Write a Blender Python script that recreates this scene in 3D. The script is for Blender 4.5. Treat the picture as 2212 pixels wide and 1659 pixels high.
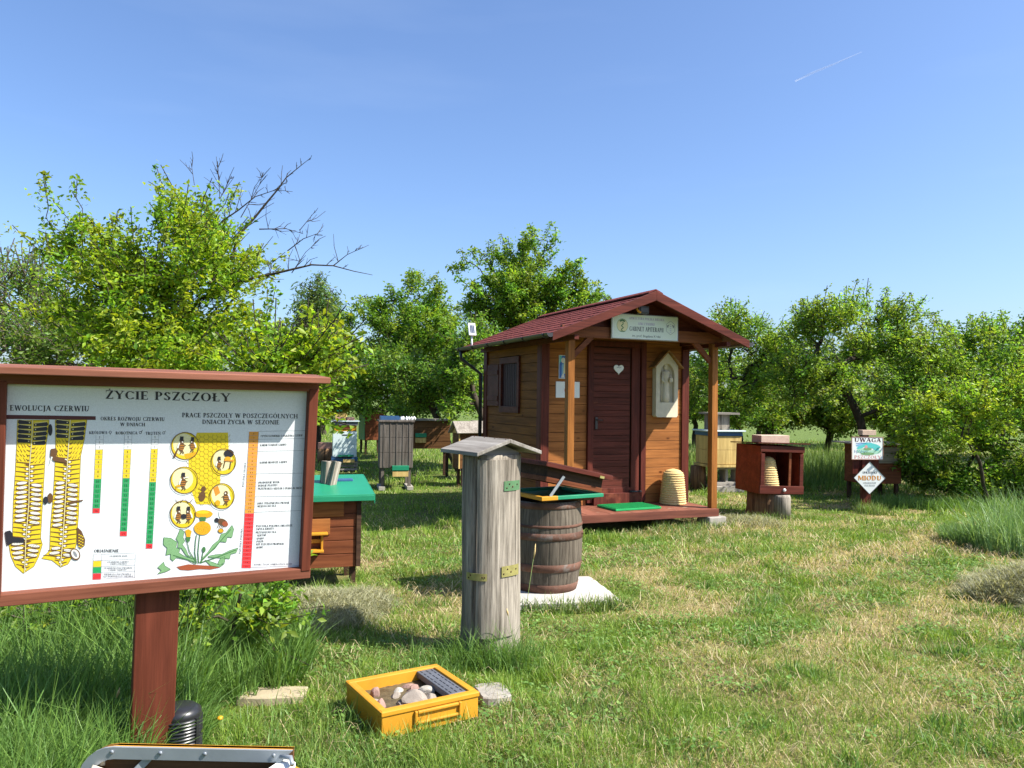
import bpy, bmesh, math, random
import numpy as np
from mathutils import Vector, Matrix, Euler
R=math.radians
C=bpy.context.scene.collection
for o in list(bpy.data.objects): bpy.data.objects.remove(o)

# ---------------- camera ----------------
PITCH,ROLL,EYE,FPX=1.12,0.75,1.45,1685.0
cp,sp_=math.cos(R(PITCH)),math.sin(R(PITCH))
fwd=Vector((0,cp,sp_)); up0=Vector((0,-sp_,cp)); rt0=Vector((1,0,0))
rt=rt0*math.cos(R(ROLL))+up0*math.sin(R(ROLL)); upv=-rt0*math.sin(R(ROLL))+up0*math.cos(R(ROLL))
cd=bpy.data.cameras.new('Camera'); cam=bpy.data.objects.new('Camera',cd); C.objects.link(cam)
cam.matrix_world=Matrix(((rt.x,upv.x,-fwd.x,0),(rt.y,upv.y,-fwd.y,0),(rt.z,upv.z,-fwd.z,EYE),(0,0,0,1)))
cd.sensor_width=36; cd.lens=FPX/2212*36; cd.clip_end=2000; cd.clip_start=.05
bpy.context.scene.camera=cam
def W(px,py,Y):
    """world point at depth Y seen at a measured position of the photograph (2212x1659 scale)"""
    r=fwd+rt*((px-1106)/FPX)-upv*((py-829.5)/FPX)
    return Vector((0,0,EYE))+r*(Y/r.y)

# ---------------- sky, sun, exposure ----------------
SUN_EL,SUN_AZ=R(47),R(106)          # azimuth clockwise from +Y
wd=bpy.data.worlds.new("World"); bpy.context.scene.world=wd; wd.use_nodes=True
nt=wd.node_tree; bg=nt.nodes['Background']
sky=nt.nodes.new('ShaderNodeTexSky'); sky.sky_type='NISHITA'; sky.sun_disc=False
sky.sun_elevation=SUN_EL; sky.sun_rotation=SUN_AZ; sky.altitude=0; sky.air_density=1.0; sky.dust_density=1.6; sky.ozone_density=5.0
tcw=nt.nodes.new('ShaderNodeTexCoord'); mpw=nt.nodes.new('ShaderNodeMapping'); mpw.inputs['Scale'].default_value=(1.2,1.2,7); mpw.inputs['Rotation'].default_value=(0,R(8),R(30)); nt.links.new(tcw.outputs['Generated'],mpw.inputs[0])
nw=nt.nodes.new('ShaderNodeTexNoise'); nw.inputs['Scale'].default_value=1.6; nw.inputs['Detail'].default_value=6; nt.links.new(mpw.outputs[0],nw.inputs['Vector'])
rw=nt.nodes.new('ShaderNodeValToRGB'); rw.color_ramp.elements[0].position=.56; rw.color_ramp.elements[0].color=(0,0,0,1); rw.color_ramp.elements[1].position=.80; rw.color_ramp.elements[1].color=(.035,.035,.035,1); nt.links.new(nw.outputs[0],rw.inputs[0])
tw=nt.nodes.new('ShaderNodeMix'); tw.data_type='RGBA'; tw.blend_type='MULTIPLY'; tw.inputs[0].default_value=1; tw.inputs[7].default_value=(.96,1.0,1.10,1); nt.links.new(sky.outputs[0],tw.inputs[6])
cw=nt.nodes.new('ShaderNodeMix'); cw.data_type='RGBA'; nt.links.new(rw.outputs[0],cw.inputs[0]); nt.links.new(tw.outputs[2],cw.inputs[6]); cw.inputs[7].default_value=(7.5,8.2,9,1)
nt.links.new(cw.outputs[2],bg.inputs[0]); bg.inputs[1].default_value=.10
sl=bpy.data.lights.new('sun','SUN'); sl.energy=5.0; sl.angle=R(.53); sl.color=(1,.95,.86)
so=bpy.data.objects.new('sun',sl); C.objects.link(so)
sdir=Vector((math.sin(SUN_AZ)*math.cos(SUN_EL),math.cos(SUN_AZ)*math.cos(SUN_EL),math.sin(SUN_EL)))
so.rotation_euler=sdir.to_track_quat('Z','Y').to_euler()
vs_=bpy.context.scene.view_settings; vs_.view_transform='Standard'; vs_.look='None'; vs_.exposure=1.1; vs_.gamma=1
bpy.context.scene.cycles.max_bounces=6
bpy.context.scene.cycles.transparent_max_bounces=8

# ---------------- helpers ----------------
def tag(o,label=None,cat=None,group=None,kind=None):
    if label: o['label']=label
    if cat: o['category']=cat
    if group: o['group']=group
    if kind: o['kind']=kind
    return o
def empty(name,loc,rz=0,label=None,cat=None,group=None,rx=0,ry=0):
    o=bpy.data.objects.new(name,None); C.objects.link(o); o.location=loc; o.rotation_euler=(rx,ry,rz); o.empty_display_size=.1
    return tag(o,label,cat,group)
class MB:
    def __init__(s): s.v=[]; s.f=[]; s.m=[]; s.smooth=[]
    def add(s,vs,fs,mi=0,sm=False):
        n=len(s.v); s.v+= [tuple(p) for p in vs]
        for f in fs: s.f.append(tuple(i+n for i in f)); s.m.append(mi); s.smooth.append(sm)
        return s
    def box(s,c,d,mi=0,rot=None,taper=None,top=None):
        x,y,z=[k/2 for k in d]; P=[Vector((sx*x,sy*y,sz*z)) for sz in(-1,1) for sy in(-1,1) for sx in(-1,1)]
        if taper: P=[Vector((p.x*taper,p.y*taper,p.z)) if p.z<0 else p for p in P]
        if rot is not None: M=Euler(rot).to_matrix(); P=[M@p for p in P]
        c=Vector(c); P=[p+c for p in P]
        return s.add(P,[(0,2,3,1),(4,5,7,6),(0,1,5,4),(2,6,7,3),(0,4,6,2),(1,3,7,5)],mi)
    def bar(s,a,b,w,h,mi=0):
        a,b=Vector(a),Vector(b); d=(b-a).normalized(); u=d.cross(Vector((0,0,1)))
        if u.length<1e-3: u=Vector((1,0,0))
        u.normalize(); v=u.cross(d)
        P=[q+u*(i*w/2)+v*(j*h/2) for q in(a,b) for i,j in((-1,-1),(1,-1),(1,1),(-1,1))]
        return s.add(P,[(0,3,2,1),(4,5,6,7),(0,1,5,4),(1,2,6,5),(2,3,7,6),(3,0,4,7)],mi)
    def tube(s,pts,rad,n=6,mi=0,cap=True):
        pts=[Vector(p) for p in pts]; 
        if not hasattr(rad,'__len__'): rad=[rad]*len(pts)
        vs=[];fs=[];u=None
        for i,p in enumerate(pts):
            d=(pts[min(i+1,len(pts)-1)]-pts[max(i-1,0)]); 
            if d.length<1e-9: d=Vector((0,0,1))
            d.normalize()
            if u is None: u=d.orthogonal().normalized()
            u=(u-d*u.dot(d)); u=u.normalized() if u.length>1e-6 else d.orthogonal().normalized()
            w=d.cross(u)
            for k in range(n):
                a=2*math.pi*k/n; vs.append(p+(u*math.cos(a)+w*math.sin(a))*rad[i])
        for i in range(len(pts)-1):
            for k in range(n): fs.append((i*n+k,i*n+(k+1)%n,(i+1)*n+(k+1)%n,(i+1)*n+k))
        if cap: fs.append(tuple(range(n-1,-1,-1))); fs.append(tuple(range((len(pts)-1)*n,len(pts)*n)))
        return s.add(vs,fs,mi,True)
    def lathe(s,prof,n=32,c=(0,0,0),mi=0,fr=None,cap=True):
        c=Vector(c); vs=[];fs=[]
        for r,z in prof:
            for k in range(n):
                a=2*math.pi*k/n; q=r*(fr(a,z) if fr else 1); vs.append(c+Vector((q*math.cos(a),q*math.sin(a),z)))
        for i in range(len(prof)-1):
            for k in range(n): fs.append((i*n+k,i*n+(k+1)%n,(i+1)*n+(k+1)%n,(i+1)*n+k))
        if cap: fs.append(tuple(range(n-1,-1,-1))); fs.append(tuple(range((len(prof)-1)*n,len(prof)*n)))
        return s.add(vs,fs,mi,True)
    def prism(s,pts,y0,y1,mi=0):
        """polygon pts in local x,z extruded along y"""
        n=len(pts); P=[(x,y0,z) for x,z in pts]+[(x,y1,z) for x,z in pts]
        fs=[tuple(range(n)),tuple(range(2*n-1,n-1,-1))]+[(i,i+n,(i+1)%n+n,(i+1)%n) for i in range(n)]
        return s.add(P,fs,mi)
    def build(s,name,mats,parent=None,bevel=0,loc=None,rz=None,jit=0,seed=0,flat=False):
        me=bpy.data.meshes.new(name); v=s.v
        if jit:
            rr=random.Random(seed); v=[tuple(k+rr.uniform(-jit,jit) for k in p) for p in v]
        me.from_pydata(v,[],s.f); me.validate(clean_customdata=False)
        if not hasattr(mats,'__len__'): mats=[mats]
        for m in mats: me.materials.append(m)
        if len(me.polygons)==len(s.f):
            me.polygons.foreach_set('material_index',s.m); me.polygons.foreach_set('use_smooth',s.smooth)
        if not flat:
            bm=bmesh.new(); bm.from_mesh(me); bmesh.ops.recalc_face_normals(bm,faces=bm.faces); bm.to_mesh(me); bm.free()
        me.update(); o=bpy.data.objects.new(name,me); C.objects.link(o)
        if parent: o.parent=parent
        if loc: o.location=loc
        if rz is not None: o.rotation_euler.z=rz
        if bevel:
            b=o.modifiers.new('bevel','BEVEL'); b.width=bevel; b.segments=2; b.limit_method='ANGLE'; b.angle_limit=R(40)
        return o

# ---- materials ----
def _pm(name,rough=.6,spec=.4):
    m=bpy.data.materials.new(name); m.use_nodes=True; b=m.node_tree.nodes['Principled BSDF']
    b.inputs['Roughness'].default_value=rough; b.inputs['Specular IOR Level'].default_value=spec
    return m,m.node_tree,b
def _noise(t,scale,detail=4,vec=None,rough=.6):
    n=t.nodes.new('ShaderNodeTexNoise'); n.inputs['Scale'].default_value=scale; n.inputs['Detail'].default_value=detail; n.inputs['Roughness'].default_value=rough
    if vec is not None: t.links.new(vec,n.inputs['Vector'])
    return n
def _ramp(t,fac,stops):
    r=t.nodes.new('ShaderNodeValToRGB'); cr=r.color_ramp
    while len(cr.elements)<len(stops): cr.elements.new(.5)
    for e,(p,c) in zip(cr.elements,stops): e.position=p; e.color=(*c,1)
    t.links.new(fac,r.inputs[0]); return r
def _mapping(t,scale):
    tc=t.nodes.new('ShaderNodeTexCoord'); mp=t.nodes.new('ShaderNodeMapping'); mp.inputs['Scale'].default_value=scale
    t.links.new(tc.outputs['Object'],mp.inputs[0]); return mp.outputs[0]
def _bump(t,b,h,strength,dist=.01):
    n=t.nodes.new('ShaderNodeBump'); n.inputs['Strength'].default_value=strength; n.inputs['Distance'].default_value=dist
    t.links.new(h,n.inputs['Height']); t.links.new(n.outputs[0],b.inputs['Normal'])
def mixc(t,fac,a,b,mode='MIX'):
    m=t.nodes.new('ShaderNodeMix'); m.data_type='RGBA'; m.blend_type=mode
    if isinstance(fac,float): m.inputs[0].default_value=fac
    else: t.links.new(fac,m.inputs[0])
    for i,q in((6,a),(7,b)):
        if isinstance(q,tuple): m.inputs[i].default_value=(*q,1)
        else: t.links.new(q,m.inputs[i])
    return m.outputs[2]
def wood(name,base,dark,axis='x',rough=.6,grain=1,bump=.25,stain=None,spec=.12,knots=0):
    """grain runs along axis"""
    m,t,b=_pm(name,rough,spec); s={'x':(2,45,45),'y':(45,2,45),'z':(45,45,2)}[axis]
    v=_mapping(t,s); n1=_noise(t,1.0*grain,6,v,.7); r=_ramp(t,n1.outputs[0],[(.3,dark),(.62,base)])
    v2=_mapping(t,tuple(k/9+.6 for k in s)); n2=_noise(t,1.5,3,v2); r2=_ramp(t,n2.outputs[0],[(.35,(.72,.70,.68)),(.65,(1.1,1.1,1.1))])
    c=mixc(t,1.0,r.outputs[0],r2.outputs[0],'MULTIPLY')
    if stain:
        n3=_noise(t,stain[1],5,_mapping(t,(1,1,1))); r3=_ramp(t,n3.outputs[0],[(stain[2],(0,0,0)),(stain[2]+.12,(1,1,1))])
        c=mixc(t,r3.outputs[0],c,stain[0])
    if knots:
        vk=t.nodes.new('ShaderNodeTexVoronoi'); vk.inputs['Scale'].default_value=knots; t.links.new(_mapping(t,{'x':(.55,1,1),'y':(1,.55,1),'z':(1,1,.55)}[axis]),vk.inputs['Vector'])
        rk=_ramp(t,vk.outputs['Distance'],[(.035,(.28,.2,.15)),(.10,(1,1,1))]); c=mixc(t,1.0,c,rk.outputs[0],'MULTIPLY')
    t.links.new(c,b.inputs['Base Color']); _bump(t,b,n1.outputs[0],bump,.004); return m
def paint(name,base,var=.12,scale=9,rough=.5,spec=.4,bump=.08,dirt=None,metal=0):
    m,t,b=_pm(name,rough,spec); b.inputs['Metallic'].default_value=metal
    n=_noise(t,scale,6,_mapping(t,(1,1,1))); lo=tuple(c*(1-var) for c in base); hi=tuple(min(1,c*(1+var)) for c in base)
    r=_ramp(t,n.outputs[0],[(.3,lo),(.7,hi)]); c=r.outputs[0]
    if dirt:
        n3=_noise(t,dirt[1],8,_mapping(t,(1,1,1)),.75); r3=_ramp(t,n3.outputs[0],[(dirt[2],(0,0,0)),(dirt[2]+.1,(1,1,1))])
        c=mixc(t,r3.outputs[0],c,dirt[0])
    t.links.new(c,b.inputs['Base Color']); n2=_noise(t,scale*14,4,_mapping(t,(1,1,1))); _bump(t,b,n2.outputs[0],bump,.003); return m
def leafmat(name,trans=.35,rough=.45):
    m,t,b=_pm(name,rough,.35); a=t.nodes.new('ShaderNodeAttribute'); a.attribute_name='tint'
    t.links.new(a.outputs['Color'],b.inputs['Base Color'])
    tr=t.nodes.new('ShaderNodeBsdfTranslucent'); c=mixc(t,1.0,a.outputs['Color'],(1.5,1.45,.7),'MULTIPLY'); t.links.new(c,tr.inputs[0])
    mx=t.nodes.new('ShaderNodeMixShader'); mx.inputs[0].default_value=trans
    t.links.new(b.outputs[0],mx.inputs[1]); t.links.new(tr.outputs[0],mx.inputs[2]); t.links.new(mx.outputs[0],t.nodes['Material Output'].inputs[0]); return m
M={}
M['maroon']=wood('maroon_stained_wood',(.125,.031,.021),(.055,.015,.011),'x',.5,stain=((.26,.09,.05),3,.66))
M['maroon_v']=wood('maroon_stained_wood_upright',(.13,.031,.021),(.058,.015,.011),'z',.5,stain=((.21,.06,.035),3,.64))
M['orange_x']=wood('orange_stained_wood',(.36,.14,.040),(.20,.072,.021),'x',.6,knots=5)
M['orange_z']=wood('orange_stained_post',(.33,.13,.032),(.18,.066,.016),'z',.5)
M['orange_y']=wood('orange_side_wood_shade_tone',(.23,.09,.021),(.125,.046,.012),'y',.65,knots=5)  # same stain as the front planks, darkened in colour for side wall shade
M['deck']=wood('red_brown_deck_wood',(.27,.105,.065),(.15,.055,.038),'y',.7,stain=((.34,.24,.17),5,.6))
M['grey_x']=wood('weathered_grey_wood',(.33,.30,.26),(.16,.14,.12),'x',.85,bump=.6)
M['grey_y']=wood('weathered_grey_roof_board',(.31,.29,.26),(.17,.15,.13),'y',.85,bump=.6)
M['grey_z']=wood('weathered_grey_upright_wood',(.38,.335,.275),(.06,.05,.038),'z',.9,bump=1.0,stain=((.17,.145,.115),3.2,.58),knots=3.2)
M['board_x']=wood('red_brown_board_wood',(.21,.075,.045),(.12,.04,.024),'x',.55)  # lighter copy of the maroon stain, colour raised for the sunlit board
M['board_z']=wood('red_brown_board_post_wood',(.155,.042,.024),(.095,.027,.016),'z',.5)
M['dark_wood']=wood('dark_brown_wood',(.075,.042,.026),(.035,.02,.014),'x',.7)
M['brown_wood']=wood('brown_stained_wood',(.15,.075,.03),(.08,.035,.015),'x',.6)
M['redbrown']=wood('red_brown_hive_wood',(.19,.062,.026),(.10,.03,.014),'x',.55)
M['inner_wood']=wood('case_inner_brown_wood',(.13,.065,.03),(.07,.035,.018),'x',.7)
M['yellow']=paint('yellow_plastic_paint',(.50,.23,.015),.16,6,.5,.4,.15,dirt=((.26,.15,.04),12,.60))
M['yellow_wood']=wood('pale_yellow_painted_wood',(.60,.44,.17),(.45,.31,.11),'z',.6,stain=((.22,.15,.08),6,.62))
M['green']=paint('green_painted_sheet',(.012,.21,.105),.12,3,.4,.5,.05,dirt=((.05,.3,.17),5,.68))
M['green_mat']=paint('green_rubber_mat',(.012,.30,.085),.12,30,.7,.3,.5)
M['stone_white']=paint('white_limestone_slab',(.43,.405,.37),.10,6,.85,.2,.5,dirt=((.42,.38,.32),9,.62))
M['concrete']=paint('grey_concrete',(.31,.285,.245),.15,14,.9,.2,.8,dirt=((.22,.2,.17),20,.6))
M['sandstone']=paint('pale_sandstone',(.36,.30,.20),.15,10,.9,.2,.6,dirt=((.25,.2,.12),12,.6))
M['white']=paint('white_painted_surface',(.72,.74,.72),.04,5,.45,.4,.03,dirt=((.5,.5,.45),18,.72))
M['hive_white']=paint('pale_blue_white_hive_paint',(.55,.64,.64),.06,5,.5,.4,.05)
M['straw']=paint('twisted_straw',(.60,.43,.19),.2,60,.85,.2,.8,dirt=((.33,.23,.11),40,.6))
M['steel']=paint('galvanised_steel',(.26,.285,.31),.1,12,.35,.6,.05,metal=.25)
M['grey_shaded']=wood('shade_toned_weathered_wood',(.17,.15,.13),(.07,.06,.05),'z',.9,bump=.8,stain=((.3,.26,.2),6,.66))  # weathered grey wood with the hive's shade put into its colour
M['brass']=paint('dull_brass',(.35,.31,.11),.2,25,.45,.5,.1,metal=.4)
M['hinge_green']=paint('green_painted_hinge',(.07,.16,.07),.2,25,.5,.5,.1,dirt=((.2,.16,.08),30,.6))
M['rust']=paint('rusty_iron_hoop',(.11,.052,.033),.45,9,.8,.3,.5,dirt=((.16,.13,.11),5,.55))
M['black']=paint('black_plastic',(.018,.018,.02),.2,10,.35,.5,.05)
M['gutter']=paint('dark_grey_gutter',(.03,.028,.03),.2,6,.35,.5,.05)
M['brick']=paint('pale_red_brick',(.40,.22,.165),.15,20,.9,.2,.7,dirt=((.52,.38,.32),8,.58))
M['brick_pale']=paint('pale_pink_block',(.50,.37,.28),.12,20,.9,.2,.7,dirt=((.38,.27,.2),8,.6))
M['bark']=wood('tree_bark',(.085,.068,.05),(.03,.024,.018),'z',.9,bump=1.0)
M['bark_grey']=wood('grey_tree_bark',(.16,.135,.11),(.06,.05,.04),'z',.9,bump=1.0)
M['leaf']=leafmat('green_leaves',.48)
M['grassm']=leafmat('grass_blades',.3,.5)
M['plaster']=paint('carved_cream_stone',(.56,.50,.38),.1,12,.85,.2,.35)
M['pebble']=paint('field_stone',(.27,.23,.19),.25,11,.85,.25,.6,dirt=((.35,.27,.22),4,.55))
M['mud']=paint('muddy_water_debris',(.10,.075,.035),.45,25,.55,.5,1.0)
M['trim_blue']=paint('blue_painted_rim',(.03,.09,.2),.15,10,.5)
M['slate']=paint('dark_slotted_plastic',(.10,.105,.12),.2,14,.5,.4,.2)
M['display_red']=wood('bright_red_brown_board',(.27,.045,.02),(.15,.026,.014),'x',.5)
M['pane']=paint('dark_window_shade',(.015,.012,.018),.2,5,.3)
M['stump']=wood('split_stump_wood',(.25,.15,.075),(.06,.03,.018),'z',.9,bump=1.2)
M['barrel']=wood('aged_barrel_oak',(.155,.13,.10),(.05,.04,.03),'z',.85,bump=.9,stain=((.36,.31,.25),4,.63))
_ink={}
def ink(name,col,rough=.45):
    if name not in _ink:
        m,t,b=_pm(name+'_print',rough,.35); n=_noise(t,260,3,_mapping(t,(1,1,1)))
        r=_ramp(t,n.outputs[0],[(.3,tuple(c*.9 for c in col)),(.7,tuple(min(1,c*1.08) for c in col))]); t.links.new(r.outputs[0],b.inputs['Base Color']); _ink[name]=m
    return _ink[name]
ink('black',(.02,.02,.028)); ink('white',(.62,.63,.63)); ink('yellow',(.60,.45,.02)); ink('green',(.015,.26,.08)); ink('red',(.62,.03,.035)); ink('orange',(.62,.26,.04))
ink('brown',(.11,.055,.025)); ink('maroon',(.07,.015,.02)); ink('olive',(.26,.19,.02)); ink('cream',(.64,.58,.32)); ink('grey',(.20,.21,.23)); ink('lightgrey',(.55,.57,.6))
ink('leafgreen',(.05,.15,.05)); ink('leafpale',(.17,.32,.15)); ink('soil',(.28,.07,.03)); ink('gold',(.58,.30,.015)); ink('teal',(.10,.50,.48)); ink('blue',(.03,.12,.42)); ink('skyblue',(.20,.42,.62)); ink('plate',(.62,.68,.56)); ink('violet',(.33,.24,.40)); ink('pink',(.6,.3,.28)); ink('amber',(.55,.22,.03)); ink('wing',(.60,.62,.56)); ink('larva',(.64,.62,.55)); ink('mint',(.35,.6,.45))

# ---- serif lettering built from strokes; cap height 1 ----
def _glyphs():
    T,t,S=.19,.085,.06; G={}
    def q(x0,y0,x1,y1): return [(x0,y0),(x1,y0),(x1,y1),(x0,y1)]
    def st(x,y0=0,y1=1,w=T,s=3):
        o=[q(x,y0,x+w,y1)]
        if s&1: o.append(q(x-.07,y0,x+w+.07,y0+S))
        if s&2: o.append(q(x-.07,y1-S,x+w+.07,y1))
        return o
    def dg(x0,y0,x1,y1,w): return [[(x0,y0),(x0+w,y0),(x1+w,y1),(x1,y1)]]
    def hb(x0,x1,y,h=t): return [q(x0,y,x1,y+h)]
    def arc(cx,cy,rx,ry,a0,a1,w=T,n=10):
        o=[];P=[]
        for i in range(n+1):
            a=R(a0+(a1-a0)*i/n); k=t+(w-t)*abs(math.cos(a))**1.3
            P.append(((cx+rx*math.cos(a),cy+ry*math.sin(a)),(cx+(rx-k)*math.cos(a),cy+(ry-k*.8)*math.sin(a))))
        for i in range(n): o.append([P[i][0],P[i+1][0],P[i+1][1],P[i][1]])
        return o
    def sf(x0,x1,y): return [q(x0,y,x1,y+S)]
    G['A']=(.78,dg(.04,0,.34,1,t)+dg(.56,0,.30,1,T)+hb(.17,.55,.32)+sf(-.03,.17,0)+sf(.5,.78,0))
    G['B']=(.66,st(.08)+hb(.1,.36,.95)+hb(.1,.38,.5)+hb(.1,.38,0)+arc(.34,.755,.23,.245,-90,90)+arc(.36,.265,.26,.27,-90,90))
    G['C']=(.74,arc(.42,.5,.39,.51,42,318)+[q(.68,.70,.72,.98),q(.68,.02,.72,.26)])
    G['D']=(.80,st(.08)+hb(.1,.36,.95)+hb(.1,.36,0)+arc(.34,.5,.40,.5,-90,90))
    G['E']=(.64,st(.08)+hb(.1,.56,.95)+hb(.1,.46,.48)+hb(.1,.58,0)+[q(.53,.78,.57,1),q(.44,.38,.47,.62),q(.55,0,.60,.24)])
    G['F']=(.60,st(.08)+hb(.1,.56,.95)+hb(.1,.44,.48)+[q(.53,.78,.57,1),q(.42,.38,.45,.62)])
    G['G']=(.80,arc(.42,.5,.39,.51,42,318)+[q(.68,.72,.72,.98)]+[q(.58,.02,.71,.42)]+sf(.5,.78,.40))
    G['H']=(.84,st(.08)+st(.60)+hb(.2,.62,.48))
    G['I']=(.34,st(.09)); G['J']=(.42,st(.16,-.05,1,T,2)+arc(.10,-.02,.21,.2,-100,0))
    G['K']=(.76,st(.08)+dg(.20,.45,.60,.98,t)+dg(.56,0,.26,.55,T)+sf(.5,.78,0)+sf(.5,.72,.955))
    G['L']=(.60,st(.08)+hb(.1,.55,0)+[q(.52,0,.57,.26)])
    G['M']=(.98,st(.06,w=t)+st(.76)+dg(.42,.1,.08,1,T)+dg(.44,.1,.78,1,t))
    G['N']=(.84,st(.08,w=t)+st(.70,w=t)+dg(.62,0,.08,1,T))
    G['O']=(.84,arc(.42,.5,.39,.51,0,360,n=20))
    G['P']=(.63,st(.08)+hb(.1,.36,.95)+hb(.1,.36,.44)+arc(.34,.72,.26,.28,-90,90))
    G['R']=(.74,st(.08)+hb(.1,.36,.95)+hb(.1,.36,.46)+arc(.34,.73,.25,.27,-90,90)+dg(.54,0,.28,.48,T)+sf(.52,.76,0))
    G['S']=(.58,arc(.29,.74,.23,.26,20,220)+arc(.29,.27,.25,.28,-160,40)+dg(.38,.30,.06,.72,.16)+[q(.48,.72,.52,.96),q(.05,.04,.09,.28)])
    G['T']=(.70,st(.27,s=1)+hb(.03,.66,.95)+[q(.02,.76,.06,1),q(.63,.76,.67,1)])
    G['U']=(.80,st(.10,.3,1,T,2)+st(.62,.3,1,t,2)+arc(.385,.30,.285,.31,180,360))
    G['W']=(1.10,dg(.26,0,.05,1,T)+dg(.28,0,.50,1,t)+dg(.70,0,.46,1,T)+dg(.74,0,.98,1,t)+sf(-.02,.28,.955)+sf(.88,1.1,.955))
    G['Y']=(.76,st(.31,0,.5,T,1)+dg(.31,.48,.03,1,T)+dg(.38,.48,.64,1,t)+sf(-.03,.26,.955)+sf(.54,.78,.955))
    G['Z']=(.66,hb(.06,.62,.95)+hb(.04,.62,0)+dg(.03,0,.46,1,T)+[q(.06,.78,.10,1),q(.58,0,.62,.24)])
    def acc(b,x): a,l=G[b]; return (a,l+[[(x,1.08),(x+.06,1.08),(x+.2,1.26),(x+.08,1.26)]])
    def dot(b,x): a,l=G[b]; return (a,l+[q(x,1.10,x+.12,1.24)])
    G['Ż']=dot('Z',.28); G['Ó']=acc('O',.36); G['Ś']=acc('S',.22); G['Ń']=acc('N',.36); G['Ć']=acc('C',.38)
    a,l=G['L']; G['Ł']=(a,l+[[(-.04,.36),(-.04,.44),(.38,.66),(.38,.58)]]); a,l=G['A']; G['Ą']=(a,l+[[(.66,0),(.72,0),(.68,-.2),(.62,-.2)]]); a,l=G['E']; G['Ę']=(a,l+[[(.5,0),(.56,0),(.52,-.2),(.46,-.2)]])
    G[':']=(.3,[q(.1,.05,.2,.18),q(.1,.5,.2,.63)]); G['.']=(.28,[q(.08,0,.2,.14)]); G[',']=(.28,[q(.1,-.1,.18,.12)]); G['-']=(.4,[q(.05,.4,.35,.47)]); G[' ']=(.36,[])
    G['1']=(.45,st(.16,w=.12,s=1)+dg(.02,.76,.14,.98,.08)); G['0']=(.56,arc(.28,.5,.24,.5,0,360,.12,14)); G['7']=(.52,hb(.04,.48,.93,.07)+dg(.12,0,.40,.95,.1))
    G['4']=(.56,dg(.02,.3,.32,1,t)+hb(.04,.52,.28,.07)+st(.32,w=.11,s=1)); G['2']=(.54,arc(.26,.72,.22,.28,0,160,.12)+dg(.02,.02,.38,.66,.1)+hb(.03,.5,0,.08))
    G['3']=(.52,arc(.22,.74,.22,.26,-80,150,.12)+arc(.22,.27,.25,.28,-150,90,.12)); G['5']=(.52,hb(.1,.46,.93,.07)+[q(.08,.52,.14,1)]+arc(.22,.31,.25,.32,-150,110,.12))
    G['6']=(.54,arc(.27,.31,.23,.31,0,360,.11,14)+arc(.5,.34,.46,.66,112,180,.11)); G['8']=(.52,arc(.26,.75,.19,.25,0,360,.1,12)+arc(.26,.28,.23,.29,0,360,.1,12)); G['9']=(.54,arc(.26,.69,.23,.31,0,360,.11,14)+arc(.04,.64,.46,.66,-68,0,.11))
    G['S'+'x']=G['S']; return G
GL=_glyphs()
class Draw:
    """flat printed shapes; map(x,y)->point of the panel plane; layers .25 mm apart"""
    def __init__(s,mapf,step=.00025,l0=1): s.map=mapf; s.mb=MB(); s.mats=[]; s.step=step; s.l0=l0
    def mi(s,c):
        m=_ink[c]
        if m not in s.mats: s.mats.append(m)
        return s.mats.index(m)
    def poly(s,pts,c,l=1):
        s.k=(getattr(s,'k',0)+1)%24; P=[s.map(x,y,(l+s.l0)*s.step+s.k*8e-6) for x,y in pts]; s.mb.add(P,[tuple(range(len(P)))],s.mi(c)); return s
    def ell(s,cx,cy,rx,ry,c,l=1,n=20,rot=0):
        ca,sa=math.cos(R(rot)),math.sin(R(rot)); return s.poly([(cx+rx*math.cos(a)*ca-ry*math.sin(a)*sa,cy+rx*math.cos(a)*sa+ry*math.sin(a)*ca) for a in [2*math.pi*i/n for i in range(n)]],c,l)
    def line(s,pts,w,c,l=2,w1=None):
        n=len(pts)-1
        for i in range(n):
            (x0,y0),(x1,y1)=pts[i],pts[i+1]; d=math.hypot(x1-x0,y1-y0) or 1; ux,uy=-(y1-y0)/d,(x1-x0)/d
            a=(w+(w1-w)*i/n)/2 if w1 is not None else w/2; b=(w+(w1-w)*(i+1)/n)/2 if w1 is not None else w/2
            s.poly([(x0+ux*a,y0+uy*a),(x1+ux*b,y1+uy*b),(x1-ux*b,y1-uy*b),(x0-ux*a,y0-uy*a)],c,l)
        return s
    def ring(s,cx,cy,rx,ry,w,c,l=3,n=24): 
        for i in range(n):
            a,b=2*math.pi*i/n,2*math.pi*(i+1)/n
            s.poly([(cx+rx*math.cos(a),cy+ry*math.sin(a)),(cx+rx*math.cos(b),cy+ry*math.sin(b)),(cx+(rx-w)*math.cos(b),cy+(ry-w)*math.sin(b)),(cx+(rx-w)*math.cos(a),cy+(ry-w)*math.sin(a))],c,l)
        return s
    def text(s,t,p0,p1,cap,c='black',l=3,up=None,sgn=-1):
        """t stretched from p0 to p1 along its baseline; sgn=-1 when the source y axis runs down"""
        W_=sum(GL.get(ch,GL['O'])[0] for ch in t)+.06*(len(t)-1); x=0
        dx,dy=(p1[0]-p0[0])/W_,(p1[1]-p0[1])/W_; L=math.hypot(dx,dy)
        ux,uy=(up if up else (0,sgn))
        for ch in t:
            a,polys=GL.get(ch,GL['O'])
            for pl in polys: s.poly([(p0[0]+dx*(x+gx)+ux*gy*cap,p0[1]+dy*(x+gx)+uy*gy*cap) for gx,gy in pl],c,l)
            x+=a+.06
        return s
    def build(s,name,parent): return s.mb.build(name,s.mats,parent,flat=True)
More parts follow.
